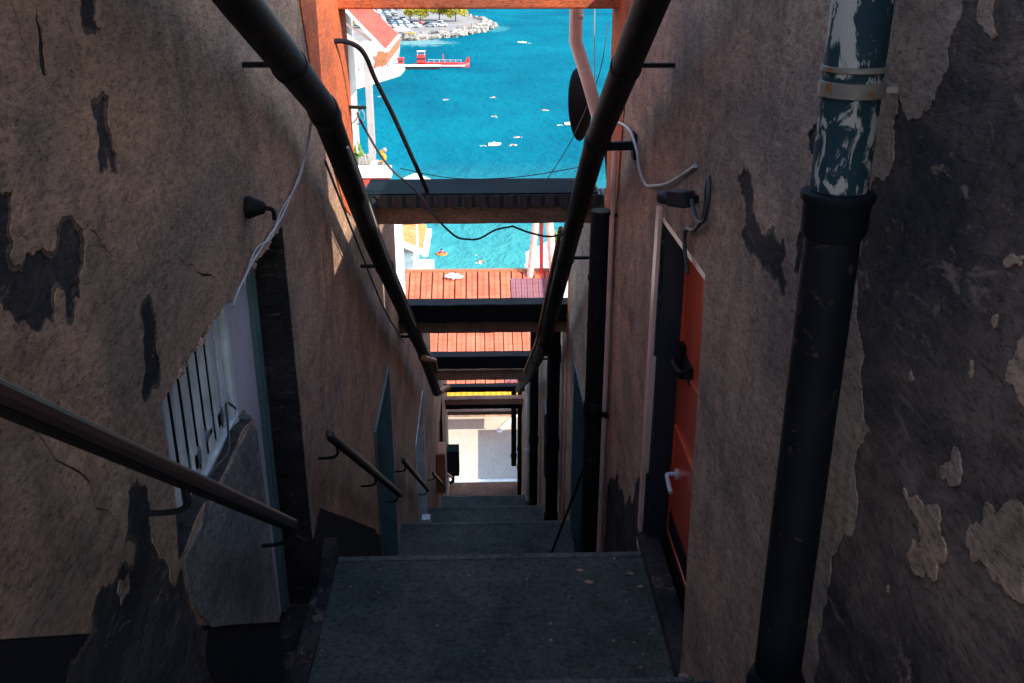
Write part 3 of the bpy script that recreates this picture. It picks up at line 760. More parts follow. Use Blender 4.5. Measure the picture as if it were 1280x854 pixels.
MB().lathe([(.066, 0), (.0705, .002), (.0705, .011), (.066, .013)], (DX, DY, -.262), 32).build('ring', M['clamp'], dp, smooth=True)
MB().tube([(DX, DY, -1.95), (DX, DY, -2.3), (DX, DY, -2.75)], .06, 20).build('foot', M['black_pipe'], dp, smooth=True)

# second, slimmer drainpipe downhill of the red door
pipe('slim dark drainpipe standing downhill of the red door', [(.81, 6.5, -1.7), (.81, 6.5, -3.0), (.81, 6.5, -4.95)], .072, 'black_pipe',
     collars=[((.81, 6.5, -3.25), (0, 0, 1), .12, 1.14), ((.81, 6.5, -2.55), (0, 0, 1), .03, 1.06)], straps=[((.81, 6.5, -2.2), (0, 0, 1)), ((.81, 6.5, -4.2), (0, 0, 1))], name='drainpipe', cat='drainpipe')
pipe('thin pale conduit beside the slim drainpipe', [(.868, 6.36, -1.25), (.87, 6.38, -2.4), (.87, 6.40, -4.6)], .017, 'pink_pipe', straps=[((.868, 6.37, -1.7), (0, 0, 1)), ((.868, 6.38, -3.2), (0, 0, 1))], name='conduit', cat='conduit')
pipe('dark stack pipe on the lower house with the dark doorway', [(.80, 10.3, -3.95), (.80, 10.3, -8.0)], .075, 'black_pipe', collars=[((.8, 10.3, -5.6), (0, 0, 1), .14, 1.15), ((.8, 10.3, -6.6), (0, 0, 1), .14, 1.15)], name='drainpipe', cat='drainpipe')
pipe('dark pipe further down, between the doorway and the lowest house', [(.80, 14.2, -5.45), (.80, 14.2, -9.0)], .07, 'black_pipe', collars=[((.8, 14.2, -7.6), (0, 0, 1), .14, 1.15)], name='drainpipe', cat='drainpipe')
pipe('pale grey conduit on the lowest house wall beside the landing', [(.85, 17.2, -7.8), (.85, 17.2, -11.2)], .035, 'white', collars=[((.85, 17.2, -9.4), (0, 0, 1), .1, 1.3)], name='conduit', cat='conduit')
pipe('black downpipe against the bright street, ending above the ground', [(.72, 21.5, -9.9), (.72, 21.5, -12.1)], .065, 'black_pipe', collars=[((.72, 21.5, -11.9), (0, 0, 1), .12, 1.2), ((.72, 21.5, -10.5), (0, 0, 1), .1, 1.2)], name='downpipe', cat='downpipe')
pipe('longer black downpipe at the corner of the lowest house', [(.86, 21.3, -9.6), (.86, 21.3, -12.9)], .06, 'black_pipe', collars=[((.86, 21.3, -11.6), (0, 0, 1), .12, 1.2), ((.86, 21.3, -12.1), (0, 0, 1), .12, 1.2)], name='downpipe', cat='downpipe')
# meter boxes on the lower walls
t_ = thing('meter_box', 'dark junction box with a cable on the lower house by the dark pipe', 'meter box', (.84, 11.1, -5.7))
MB().box(.74, .905, 10.75, 11.15, -6.25, -5.35).build('case', M['black'], t_, bevel=.02); MB().box(.735, .742, 10.80, 11.10, -6.2, -5.4).build('lid', M['door_dark'], t_, bevel=.004)
t_ = thing('meter_box', 'dark grey meter cabinet jutting into the bright street opening', 'meter box', (-.8, 21.0, -11.6))
MB().box(-.915, -.62, 20.85, 21.25, -12.02, -11.35).build('case', M['sheet'], t_, bevel=.015); MB().box(-.88, -.66, 20.838, 20.852, -11.98, -11.39).build('lid', M['door_dark'], t_, bevel=.004)
MB().tube([(-.78, 21.0, -12.02), (-.78, 21.0, -12.25), (-.86, 21.0, -12.3)], .04, 10).build('outlet', M['black'], t_, smooth=True)
t_ = thing('letterbox', 'red brown letterbox cabinet with a pale edge on the lowest house', 'letterbox', (-.8, 16.2, -9))
MB().box(-.905, -.72, 16.0, 16.5, -9.6, -8.75).build('case', M['rust_pipe'], t_, bevel=.03); MB().box(-.735, -.712, 15.992, 16.02, -9.62, -8.78).build('edge', M['white'], t_, bevel=.004)
t_ = thing('doorstep_post', 'short white post at the doorstep of the narrow pale doorway', 'post', (-.8, 12.2, -8.2))
MB().box(-.90, -.78, 11.9, 12.05, -8.25, -7.55).build('shaft', M['white_metal'], t_, bevel=.01)

# ------------------------------------------------------------------ handrails
def handrail(label, a, b_, brk):
    t_ = thing('handrail', label, 'handrail', a, 'handrails along the stairs')
    A_, B_ = Vector(a), Vector(b_)
    d = (B_-A_).normalized()
    MB().bar(A_, B_, .044, .044).build('rail', M['rail'], t_, bevel=.014, seg=3)
    MB().bar(A_-Vector((0, .0, .032)), B_-Vector((0, 0, .032)), .03, .012).build('rail_strip', M['iron'], t_, bevel=.003)
    for f in brk:
        p = A_.lerp(B_, f)-Vector((0, 0, .035))
        MB().tube(smooth_path([p, p+Vector((0, -.005, -.045)), p+Vector((-.03, -.012, -.065)), Vector((-W-.01, p.y-.03, p.z-.06))], 6), .0085, 8).build('bracket', M['iron'], t_, smooth=True)
    return t_
handrail('brown handrail crossing in front of the barred window', (-.80, .35, .185), (-.80, 3.52, -2.245), (.2, .62, .96))
handrail('brown handrail beside the second flight below the first landing', (-.80, 4.55, -2.36), (-.80, 8.05, -4.82), (.06, .5, .92))
handrail('short handrail by the narrow pale doorway', (-.80, 8.5, -4.70), (-.80, 12.0, -7.12), (.06, .92))
handrail('small handrail under the red brown letterbox', (-.80, 13.3, -7.60), (-.80, 16.8, -9.9), (.06, .92))
handrail('last small handrail before the bright street opening', (-.80, 17.5, -10.0), (-.80, 21.2, -12.25), (.06, .92))
# leaning stick on the right
tag(MB().bar((.80, 6.95, -3.95), (.66, 8.6, -5.95), .02, .02).build('stick', M['iron'], bevel=.004), 'thin dark metal rod leaning by the teal framed door', 'rod')

# ------------------------------------------------------------------ wall lamps, cables, brackets near the camera
t_ = thing('wall_lamp', 'small dark cone wall lamp above the corner of the barred window house doorway', 'lamp', (-.86, 3.7, -.96))
MB().lathe([(.042, 0), (.045, .010), (.039, .022), (.024, .066), (.020, .07)], (-.902, 3.72, -.95), 18, (1, -.12, .0)).build('shade', M['iron'], t_, smooth=True)
MB().tube(smooth_path([(-.84, 3.71, -.95), (-.81, 3.71, -.954), (-.80, 3.72, -.97), (-.80, 3.72, -1.0)], 5), .009, 8).build('arm', M['iron'], t_, smooth=True)
t_ = thing('wall_lamp', 'dark box floodlight on the wall above the red door', 'lamp', (.86, 4.05, -1.0))
MB().bar((.865, 3.99, -1.0), (.81, 4.09, -1.015), .07, .07).build('head', M['black'], t_, bevel=.008)
MB().lathe([(.02, 0), (.03, .01), (.03, .05), (.024, .052)], (.80, 4.10, -1.02), 14, (-.45, .9, -.15)).build('snout', M['black'], t_, smooth=True)
MB().bar((.86, 4.0, -1.0), (.91, 4.0, -1.0), .03, .03).build('arm', M['iron'], t_)
cable('black cable looped from the floodlight above the red door', [(.87, 3.98, -1.0), (.87, 3.86, -1.05), (.875, 3.74, -1.02), (.875, 3.70, -.92), (.88, 3.74, -.85), (.885, 3.78, -.90), (.885, 3.80, -1.02), (.885, 3.95, -1.12), (.885, 4.1, -1.16), (.885, 4.12, -1.24), (.89, 4.04, -1.34)], .009, 'cable_dark')
cable('grey cable hanging from the fat pipe to the torn plaster over the doorway', [(-.80, 4.8, -.76), (-.86, 4.9, -.95), (-.885, 4.755, -1.06), (-.885, 4.3, -1.13), (-.885, 4.02, -1.14), (-.88, 3.67, -1.14), (-.885, 3.45, -1.17), (-.9, 3.36, -1.22)], .0042)
cable('second grey strand twisted beside the hanging cable over the doorway', [(-.81, 4.78, -.78), (-.868, 4.87, -.99), (-.882, 4.7, -1.08), (-.892, 4.3, -1.115), (-.88, 4.0, -1.15), (-.885, 3.72, -1.12), (-.89, 3.5, -1.19)], .0035)
cable('pale loose cable lying over the broken parapet of the barred window', [(-.97, 2.52, -1.87), (-.93, 2.60, -1.80), (-.895, 2.75, -1.70), (-.93, 2.92, -1.675), (-.90, 3.08, -1.665), (-.93, 3.22, -1.63), (-.96, 3.34, -1.60), (-.95, 3.42, -1.66)], .0045, 'cable_dark')
cable('white cable dangling on the plaster between the fat pipe and the red door', [(.86, 6.494, -1.102), (.87, 6.1, -1.05), (.875, 5.767, -1.039), (.875, 5.5, -1.10), (.875, 5.40, -1.17), (.88, 5.2, -1.215), (.88, 5.0, -1.18), (.885, 4.55, -1.06), (.895, 4.06, -.875)], .008)
cable('long grey cable slung across the alley in front of the widest beam', [(-.85, 6.9, -1.10), (-.80, 6.9, -1.22), (-.66, 6.95, -1.48), (-.47, 7.0, -1.68), (-.33, 7.0, -1.88), (-.20, 7.02, -2.02), (-.11, 7.05, -2.055), (-.02, 7.05, -2.05), (.10, 7.1, -2.00), (.22, 7.1, -1.975)], .008, 'cable_dark')
cable('second loop of dark cable sagging under the widest beam to the fat pipe', [(.22, 7.12, -1.975), (.36, 7.12, -2.03), (.50, 7.12, -2.06), (.60, 7.12, -2.04), (.76, 7.12, -1.98)], .008, 'cable_dark')
t_ = thing('bracket', 'black stub bracket holding the fat pipe off the wall by the dish', 'bracket', (.86, 6.0, -1.16))
MB().bar((.68, 5.9, -1.15), (.905, 5.75, -1.115), .05, .05).build('arm', M['iron'], t_, bevel=.006); MB().box(.885, .903, 5.69, 5.79, -1.19, -1.04).build('plate', M['iron'], t_, bevel=.003)
t_ = thing('bracket', 'black stub bracket on the lower pipe level with the red roof', 'bracket', (.86, 10.6, -4.0))
MB().box(.68, .91, 10.55, 10.62, -4.5, -4.42).build('arm', M['iron'], t_, bevel=.006); MB().box(.885, .903, 10.52, 10.65, -4.56, -4.36).build('plate', M['iron'], t_, bevel=.003)
t_ = thing('curved_rod', 'black bent iron rod arching from the sun tinted house corner down to the beam cover', 'rod', (-.9, 6.3, -.58))
MB().tube(smooth_path([(-.93, 6.3, -.575), (-.85, 6.42, -.585), (-.78, 6.52, -.625), (-.735, 6.6, -.70), (-.69, 6.7, -.86), (-.60, 6.82, -1.10), (-.50, 6.97, -1.40), (-.43, 7.1, -1.62), (-.40, 7.14, -1.72)], 8), .016, 10).build('rod', M['black_pipe'], t_, smooth=True)
t_ = thing('hook_bracket', 'short black iron stub with wire hooks on the sun tinted house corner', 'bracket', (-.88, 6.9, -1.07))
MB().bar((-.91, 6.85, -1.055), (-.79, 6.92, -1.07), .02, .022).build('stub', M['iron'], t_, bevel=.003)
MB().tube(smooth_path([(-.83, 6.9, -1.05), (-.835, 6.9, -1.10), (-.87, 6.9, -1.16), (-.92, 6.9, -1.19)], 5), .004, 6).build('wire', M['cable'], t_)
MB().tube(smooth_path([(-.83, 6.9, -1.06), (-.80, 6.9, -1.12), (-.82, 6.9, -1.17), (-.86, 6.9, -1.18)], 5), .004, 6).build('wire', M['cable'], t_)
# downspout and dish at the seaward end of the red door house
ds = thing('downspout', 'pink downspout with an elbow hanging from the lintel beside the sea', 'downspout', (.7, 7.1, -.4))
MB().tube([(.665, 7.1, .1), (.665, 7.1, -.655), (.678, 7.1, -.69), (.76, 7.08, -.93), (.86, 7.06, -1.25)], .046, 18).build('tube', M['pink_pipe'], ds, smooth=True)
MB().lathe([(.045, 0), (.047, .004), (.047, .02), (.045, .024)], (.67, 7.1, -.50), 18).build('collar', M['pink_pipe'], ds, smooth=True)
dh = thing('satellite_dish', 'dark satellite dish seen edge on behind the pink downspout', 'dish', (.86, 8.0, -1.22))
ax = Vector((.93, -.36, .1)).normalized()
MB().lathe([(.02, .0), (.10, -.008), (.18, -.03), (.25, -.062), (.285, -.09), (.287, -.085), (.25, -.05), (.10, .004), (.02, .012)], (.87, 8.0, -1.22), 28, ax).build('bowl', M['iron'], dh, smooth=True)
MB().tube([(.87, 8.0, -1.22), (.98, 7.96, -1.25), (1.05, 7.96, -1.9)], .018, 8).build('mast', M['iron'], dh, smooth=True)
cable('thin wire hanging past the satellite dish from the lintel', [(.80, 7.2, .0), (.81, 7.25, -.6), (.835, 7.3, -1.15)], .004, 'cable')
cable('thin dark wire slanting from the dish across the sea view', [(.92, 7.4, -.55), (.86, 7.3, -.9), (.70, 7.4, -1.35), (.52, 7.4, -1.66), (.44, 7.4, -1.78)], .0035, 'cable_dark')
cable('thin wire strung level just above the beam cover', [(-.62, 7.5, -1.62), (-.2, 7.5, -1.70), (.3, 7.5, -1.69), (.86, 7.5, -1.60)], .0035, 'cable_dark')

# flakes of plaster and grit on the landing
mb = MB()
for i in range(46):
    x = rnd.uniform(-.86, .86); y = rnd.uniform(3.75, 4.7); s = rnd.choice((.003, .004, .005, .006, .009))
    if rnd.random() < .35: x = rnd.choice((-1, 1))*rnd.uniform(.72, .87)
    mb.ico((x, y, -3.238), (s, s*rnd.uniform(.6, 1.4), s*.4), 1, .4, 2, i)
for (x, y, s) in ((.56, 4.45, .03), (.52, 4.56, .022), (.79, 4.52, .03), (.83, 4.40, .025), (.86, 3.42, .03)):
    mb.ico((x, y, -3.236 if y > 3.45 else -2.99), (s*.75, s*.5, .003), 2, .8, 2, x)
struct(mb.build('plaster_debris', M['plaster_warm']), 'grit and flakes of plaster scattered on the landing', 'stuff')

# ------------------------------------------------------------------ roofs and houses by the street
rh = thing('street_house', 'long low house with red corrugated roofs and yellow awning facing the street', 'house', (0, 58, -29.3))
MB().prism([(58.6, -29.3), (67.1, -29.3), (67.1, -22.3), (62.3, -24.45), (61.9, -24.55), (58.6, -25.6)], -7.2, 5.4).build('wall', M['plaster_warm'], rh)
def corr(x0, x1, y0, z0, y1, z1, pitch, rib=.07, amp=.06):
    mb = MB(); xs = []; ms = []
    x = x0
    while x < x1:
        for d, h in ((0, 0), (.28*pitch, .0), (.34*pitch, amp*.3), (.5*pitch, amp*.42), (.66*pitch, amp*.3), (.72*pitch, 0), (pitch-rib*1.6, 0), (pitch-rib, amp), (pitch-rib*.35, amp)):
            xs.append((x+d, h))
        x += pitch
    vs = []; fs = []
    for xx, h in xs: vs += [(xx, y0, z0+h), (xx, y1, z1+h), (xx, y0, z0-.05), (xx, y1, z1-.05)]
    for i in range(len(xs)-1):
        a = i*4; mb_f = [(a, a+4, a+5, a+1), (a+2, a+3, a+7, a+6), (a, a+2, a+6, a+4), (a+1, a+5, a+7, a+3)]
        fs += mb_f; ms += [1 if i % 9 in (5, 6) else 0]*4  # faces by each rib take the shade-coloured material
    mb.add(vs, fs); mb.m = ms
    return mb
r1 = corr(-7.4, 4.6, 62.2, -24.2, 67.0, -21.98, .80, .10, .13).build('upper_roof', [M['roof_red'], M['rib_shade']], rh)
MB().box(-7.5, 5.6, 66.98, 67.25, -22.12, -21.78).build('ridge_board', M['rust_pipe'], r1, bevel=.02)
r2 = corr(-6.6, 3.6, 56.5, -25.98, 61.9, -24.28, .62, .09, .08).build('lower_roof', [M['roof_red'], M['rib_shade']], rh)
corr(2.0, 4.6, 62.3, -24.02, 66.2, -22.22, .40, .06, .05).build('weathered_sheets', [M['roof_purple'], M['rib_shade']], r1)
corr(1.35, 3.4, 56.6, -25.85, 58.2, -25.33, .40, .06, .05).build('weathered_sheets', [M['roof_purple'], M['rib_shade']], r2)
aw = MB(); vs = []; fs = []; n = 72
for i in range(n+1):
    x = -3.4+6.6*i/n; k = .03 if (i//2) % 2 else 0
    vs += [(x, 56.3, -26.32+k), (x, 54.95, -26.26+k), (x, 54.9, -26.42)]
for i in range(n):
    a = i*3; fs += [(a, a+3, a+4, a+1), (a+1, a+4, a+5, a+2)]
aw.add(vs, fs).build('awning', M['yellow_fabric'], rh)
tag(MB().ico((-2.06, 66.4, -22.05), (.55, .35, .16), 3, .7, 2.5, 4).build('cloth', M['white']), 'crumpled white cloth lying on the ridge of the red roof', 'cloth')
# end parapet at the roof's right-hand end
MB().add([(4.85, 62.2, -24.3), (4.85, 67.2, -22.0), (4.85, 67.2, -20.9), (4.85, 62.2, -23.2), (5.3, 62.2, -24.3), (5.3, 67.2, -22.0), (5.3, 67.2, -20.9), (5.3, 62.2, -23.2)],
         [(0,1,2,3),(4,7,6,5),(0,4,5,1),(1,5,6,2),(2,6,7,3),(3,7,4,0)]).build('parapet', M['roof_red'], rh, bevel=.03)
# low house whose shadow falls on the street
sh = thing('corner_house', 'plain low house at the street corner casting the grey shadow', 'house', (3, 52, -29.3))
MB().box(3.5, 7.5, 46.5, 54.2, -29.3, -25.9).build('wall', M['plaster_warm'], sh); MB().box(3.4, 7.6, 46.4, 54.3, -25.898, -25.7).build('roof', M['roof_tile'], sh, bevel=.03)
# kerb and white edging on the street
struct(MB().box(-7, 7, 50.05, 50.25, -29.29, -29.17).build('kerb', M['white'], bevel=.03), 'white kerb along the near edge of the street')
struct(MB().bar((.9, 56.3, -29.23), (2.6, 59.6, -29.23), .25, .14).build('kerb', M['white'], bevel=.02), 'slanting white kerb crossing the street')

# tile roofed house to the left and white shed to the right, by the water
th_ = thing('tiled_house', 'white house with an orange tiled roof and white eaves beside the water', 'house', (-7, 82, -35))
MB().box(-10.5, -5.9, 80.5, 86, -35.2, -24.6).build('wall', M['white'], th_)
rf = MB()
for i in range(10):
    y = 79.6+i*.72
    rf.tube([(-10.5, y, -21.6), (-5.1, y, -24.1)], .36, 8)
rf.build('roof', M['roof_tile'], th_)
e_ = MB(); e_.bar((-10.5, 79.3, -21.75), (-4.7, 79.3, -24.35), .25, .5); e_.box(-5.05, -4.55, 79.2, 86.6, -24.62, -24.2)
e_.build('eaves', M['white'], th_, bevel=.03)
gt = MB(); gt.box(-5.0, -4.7, 84, 84.4, -24.95, -24.6); gt.box(-5.9, -5.6, 80.3, 80.6, -26.9, -26.5); gt.build('vent', M['red'], th_)
MB().box(-5.9, -4.3, 80, 84, -35.2, -26.3).build('annexe', M['white'], th_)
ws = thing('white_shed', 'small white shed with sloping roof between the red roof and the sea', 'shed', (5.5, 76, -30))
MB().add([(3.6, 75, -35.2), (7.8, 75, -35.2), (7.8, 79, -35.2), (3.6, 79, -35.2), (3.6, 75, -24.2), (7.8, 75, -22.0), (7.8, 79, -22.0), (3.6, 79, -24.2)],
         [(0,3,2,1),(4,5,6,7),(0,1,5,4),(1,2,6,5),(2,3,7,6),(3,0,4,7)]).build('wall', M['white'], ws)
MB().bar((3.4, 74.95, -24.1), (8.0, 74.95, -21.7), .1, .3).build('fascia', M['white'], ws)

# poles right of the red roof
def pole(label, p, q, r, mt):
    t_ = thing('pole', label, 'pole', p)
    MB().tube([p, q], r, 12).build('shaft', M[mt], t_, smooth=True)
    MB().lathe([(r*1.25, 0), (r*1.3, .02), (r*1.3, .12), (r*1.05, .14)], p, 12).build('base', M[mt], t_, smooth=True)
pole('salmon pink flue pipe leaning at the corner of the red roof', (3.35, 66.6, -22.4), (3.85, 66.6, -17.2), .24, 'pink_pipe')
pole('slim deep red pole between the two pale flue pipes', (4.2, 66.9, -22.2), (4.15, 66.9, -17.2), .13, 'red')
pole('beige flue pipe leaning beside the yellow plant', (5.15, 66.4, -23.2), (4.6, 66.4, -17.2), .28, 'pink_pipe')
def leafy(name, label, c, r, n, size, mt, seed, cat='plant', stem=True):
    R_ = random.Random(seed)
    t_ = thing(name, label, cat, (c[0], c[1], c[2]-r[2]))
    mb = MB()
    for i in range(n):
        d = Vector((R_.gauss(0, 1), R_.gauss(0, 1), R_.gauss(0, 1))).normalized()*R_.uniform(.35, 1)
        p = Vector((c[0]+d.x*r[0], c[1]+d.y*r[1], c[2]+d.z*r[2]))
        a = Vector((R_.gauss(0, 1), R_.gauss(0, 1), R_.gauss(0, .6))).normalized(); b_ = a.orthogonal().normalized()
        L = size*R_.uniform(.6, 1.4)
        mb.add([p-a*L, p+b_*L*.35, p+a*L, p-b_*L*.35], [(0, 1, 2, 3)])
    mb.build('leaves', M[mt], t_)
    if stem:
        s = MB()
        for k in range(4):
            s.tube([(c[0]+.1*r[0]*k-.15*r[0], c[1], c[2]-r[2]), (c[0]+(k-1.5)*.4*r[0], c[1], c[2]+.5*r[2])], .02*max(r), 6)
        s.build('stem', M['bark'], t_)
    return t_
leafy('climbing_plant', 'yellow green climbing plant beside the beige flue pipe', (5.5, 68.5, -21.0), (.6, .5, 1.9), 260, .26, 'leaf_near', 2)

# ------------------------------------------------------------------ terrace house with the red awning (left)
ta = thing('terrace_house', 'white house with terrace and red parapet to the side of the sea view', 'house', (-4.5, 24, -12))
MB().box(-7.0, -2.28, 23.9, 27.5, -29.3, -6.3).build('wall', M['white'], ta)
MB().box(-7.0, -2.24, 23.7, 23.9, -6.4, -5.35).build('parapet', M['red_fabric'], ta, bevel=.02)
MB().box(-7.0, -2.18, 23.66, 23.94, -5.348, -5.08).build('coping', M['white'], ta, bevel=.02)
MB().box(-7.5, -3.55, 24.2, 29, -6.3, 1.2).build('facade', M['white_shaded'], ta)
ps = thing('post', 'slim white post rising from the red terrace parapet', 'post', (-2.66, 24, -5.1))
MB().box(-2.73, -2.57, 23.95, 24.11, -5.08, -2.6).build('shaft', M['white_shaded'], ps, bevel=.01); MB().box(-2.79, -2.51, 23.89, 24.17, -5.079, -5.0).build('base', M['white'], ps, bevel=.01)
an = thing('awning', 'red fabric awning with white trim hung from the white terrace house', 'awning', (-3.2, 25, -1.6))
a0, a1 = (-3.55, -1.0), (-2.2, -2.42)
q = MB(); n = 12
vs = []; fs = []
for j in range(2):
    yy = 24.1+j*4.2
    for i in range(n+1):
        f = i/n; vs.append((a0[0]+(a1[0]-a0[0])*f, yy, a0[1]+(a1[1]-a0[1])*f-.05*math.sin(math.pi*f)))
for i in range(n): fs.append((i, i+1, n+2+i, n+1+i))
q.add(vs, fs); q.build('fabric', M['red_fabric'], an)
tr = MB(); tr.bar((a0[0], 24.07, a0[1]-.02), (a1[0], 24.07, a1[1]-.02), .05, .06); tr.bar((a1[0], 24.05, a1[1]), (a1[0], 28.3, a1[1]), .06, .06)
tr.build('trim', M['white'], an)
MB().add([(a1[0]+.03, 24.05, a1[1]), (a1[0]+.03, 28.3, a1[1]), (a1[0]-.02, 28.3, a1[1]-.32), (a1[0]-.02, 24.05, a1[1]-.32), (a1[0]-.33, 24.05, a1[1]-.38), (a1[0]-.2, 24.05, a1[1])], [(0, 1, 2, 3), (0, 3, 4, 5)]).build('valance', M['rust_pipe'], an)
ar = MB(); ar.bar((-3.5, 24.15, -1.75), (-2.45, 24.15, -2.62), .06, .09); ar.bar((-3.5, 24.2, -1.55), (-2.55, 24.2, -2.2), .04, .05)
ar.build('arm', M['pink_pipe'], an)
leafy('potted_plant', 'strappy green plant on the white coping of the red parapet', (-3.02, 24.0, -4.85), (.22, .15, .3), 40, .17, 'leaf_near', 5)
vz = thing('garden_ornament', 'curly yellow stone ornament on the parapet beside the white post', 'ornament', (-2.4, 24, -5))
MB().tube(smooth_path([(-2.50, 23.95, -5.05), (-2.38, 23.95, -4.98), (-2.36, 23.95, -4.86), (-2.44, 23.95, -4.80), (-2.38, 23.95, -4.74)], 6), .05, 8).build('body', M['yellow_fabric'], vz, smooth=True)
MB().ico((-2.42, 23.95, -5.04), (.14, .1, .05), 2, .2).build('plinth', M['rock'], vz)
MB().ico((-2.34, 23.95, -4.72), .06, 2, .2).build('finial', M['rock'], vz)
sh_ = thing('shell_ornament', 'pale shell like stone heap on the parapet by the strappy plant', 'ornament', (-2.85, 23.9, -5))
mb = MB()
for i in range(9): mb.ico((-2.95+.03*i, 23.9, -4.95+.05*math.sin(i*2)), (.06, .05, .10), 2, .4, 2, i)
mb.build('body', M['rock'], sh_)
cable('white plastic hose hanging in front of the red parapet', [(-2.95, 22, -2.9), (-2.85, 22, -3.6), (-2.75, 22, -4.4)], .02, 'white', cat='hose')

# ------------------------------------------------------------------ quay, headland, boats, cars, people
quay = [(-60, 230), (-34.5, 247.4), (-27.4, 266.9), (-22.2, 282.1), (-21.8, 296), (-25.5, 318), (-27.8, 357), (-30, 382), (-80, 382)]
struct(MB().prism_z(quay, -36.5, -33.5).build('quay', M['quay'], bevel=.15), 'white concrete quay with people along the bay')
head = [(-80, 350), (-44, 360), (-36, 376), (-30.2, 386), (-21.3, 390), (-9.3, 402), (0.1, 421), (5.5, 447), (2.6, 472), (-4.5, 492), (-7.4, 540), (-8.5, 640), (-140, 640), (-140, 350)]
def jag(P, amp, n):
    out = []
    for i, a in enumerate(P):
        b_ = P[(i+1) % len(P)]
        for k in range(n): out.append((a[0]+(b_[0]-a[0])*k/n+rnd.uniform(-amp, amp), a[1]+(b_[1]-a[1])*k/n+rnd.uniform(-amp, amp)))
    return out
struct(MB().prism_z(jag(head, .8, 5), -37, -33.4).build('headland', M['land'], bevel=.4), 'rocky headland with a car park across the bay')
protos = []
for k in range(5):
    o = MB().ico((0, 0, 0), (1.5+.3*k % 1, 1.2, .95), 2, .75, 1.6, k+1).build('boulder', M['rock'])
    protos.append(tag(o, 'pale boulder among the rocks edging the headland', 'boulder', 'boulders edging the headland'))
edge = [(-30.2, 386), (-21.3, 390), (-9.3, 402), (0.1, 421), (5.5, 447), (2.6, 472), (-4.5, 492)]
first = 0
for i in range(len(edge)-1):
    a, b_ = edge[i], edge[i+1]; L = math.dist(a, b_)
    for k in range(int(L/1.15)):
        f = k/int(L/1.15); row = k % 3
        o = protos[first % 5] if first < 5 else protos[rnd.randrange(5)].copy()
        if first >= 5: COL.objects.link(o)
        first += 1
        nx, ny = -(b_[1]-a[1])/L, (b_[0]-a[0])/L
        off = rnd.uniform(-.6, .6)+row*1.5-.8
        o.location = (a[0]+(b_[0]-a[0])*f+nx*off, a[1]+(b_[1]-a[1])*f+ny*off, -34.6+row*.55+rnd.uniform(-.2, .3))
        s = rnd.uniform(.6, 1.25); o.scale = (s, s, s); o.rotation_euler = (rnd.uniform(-.5, .5), rnd.uniform(-.5, .5), rnd.uniform(0, 6))

# cars
def car(label, col, van=False):
    mp = paint('car paint '+label.split()[0], col, .3, 0, None, .7, 2, 0, .5)
    t_ = thing('parked_car', label, 'car', (0, 0, 0), 'cars parked on the headland')
    b_ = MB()
    side = [(-2.1, .35), (2.1, .35), (2.15, .75), (1.2, .92), (.55, 1.45 if not van else 1.9), (-1.3, 1.45 if not van else 1.9), (-2.0, .98), (-2.15, .7)]
    b_.prism([(y, z) for y, z in side], -.85, .85)
    b_.build('body', mp, t_, bevel=.08)
    g_ = MB(); h = 1.36 if not van else 1.75
    g_.add([(-.75, 1.19, .97), (.75, 1.19, .97), (.68, .62, h+.02), (-.68, .62, h+.02)], [(0, 1, 2, 3)])
    g_.add([(-.75, -1.98, 1.04), (.75, -1.98, 1.04), (.68, -1.42, h), (-.68, -1.42, h)], [(3, 2, 1, 0)])
    for s in (-1, 1): g_.add([(s*.857, 1.0, 1.0), (s*.857, .5, h), (s*.857, -1.2, h), (s*.857, -1.7, 1.02)], [(0, 1, 2, 3)])
    g_.build('windows', M['glass'], t_)
    for sx in (-.82, .82):
        for yy in (-1.3, 1.35):
            MB().lathe([(.2, -.1), (.32, -.1), (.32, .1), (.2, .1)], (sx, yy, .32), 12, (1, 0, 0)).build('wheel', M['tyre'], t_)
    return t_
kinds = [car('white car parked in the rows on the headland', (.78, .78, .78)), car('silver grey car parked in the rows on the headland', (.40, .42, .44)),
         car('dark car parked in the rows on the headland', (.03, .035, .045)), car('blue car parked in the rows on the headland', (.06, .16, .36)),
         car('white van parked in the rows on the headland', (.78, .78, .76), True), car('red car parked beside the trees on the headland', (.55, .03, .03))]
usedk = set()
def put_car(k, x, y, rz):
    c_ = kinds[k] if k not in usedk else copy_tree(kinds[k])
    usedk.add(k)
    c_.location = (x, y, -33.4); c_.rotation_euler = (0, 0, rz)
for rowi, yy in enumerate((424, 433, 444, 454, 466, 477, 490, 503, 518, 534, 552)):
    f = yy/430
    x = -52*f
    lim = (-24 if yy < 450 else -30 if yy < 470 else -34)*f
    while x < lim:
        if rnd.random() < .9:
            put_car(rnd.choices((0, 1, 2, 3, 4), (5, 3, 4, 1.2, 1.5))[0], x+rnd.uniform(-.3, .3), yy+rnd.uniform(-.8, .8), rnd.choice((.5, .45, .55, 3.6)))
        x += 2.75*(1+.25*rnd.random())
put_car(5, -26.5, 440, 1.4)
for (x, y, k, rz) in ((-20.5, 428, 1, 1.3), (-15.5, 430, 0, 1.4), (-22, 436, 2, 1.2), (-29, 424, 0, 1.6), (-17, 437, 4, 1.3)): put_car(k, x, y, rz)

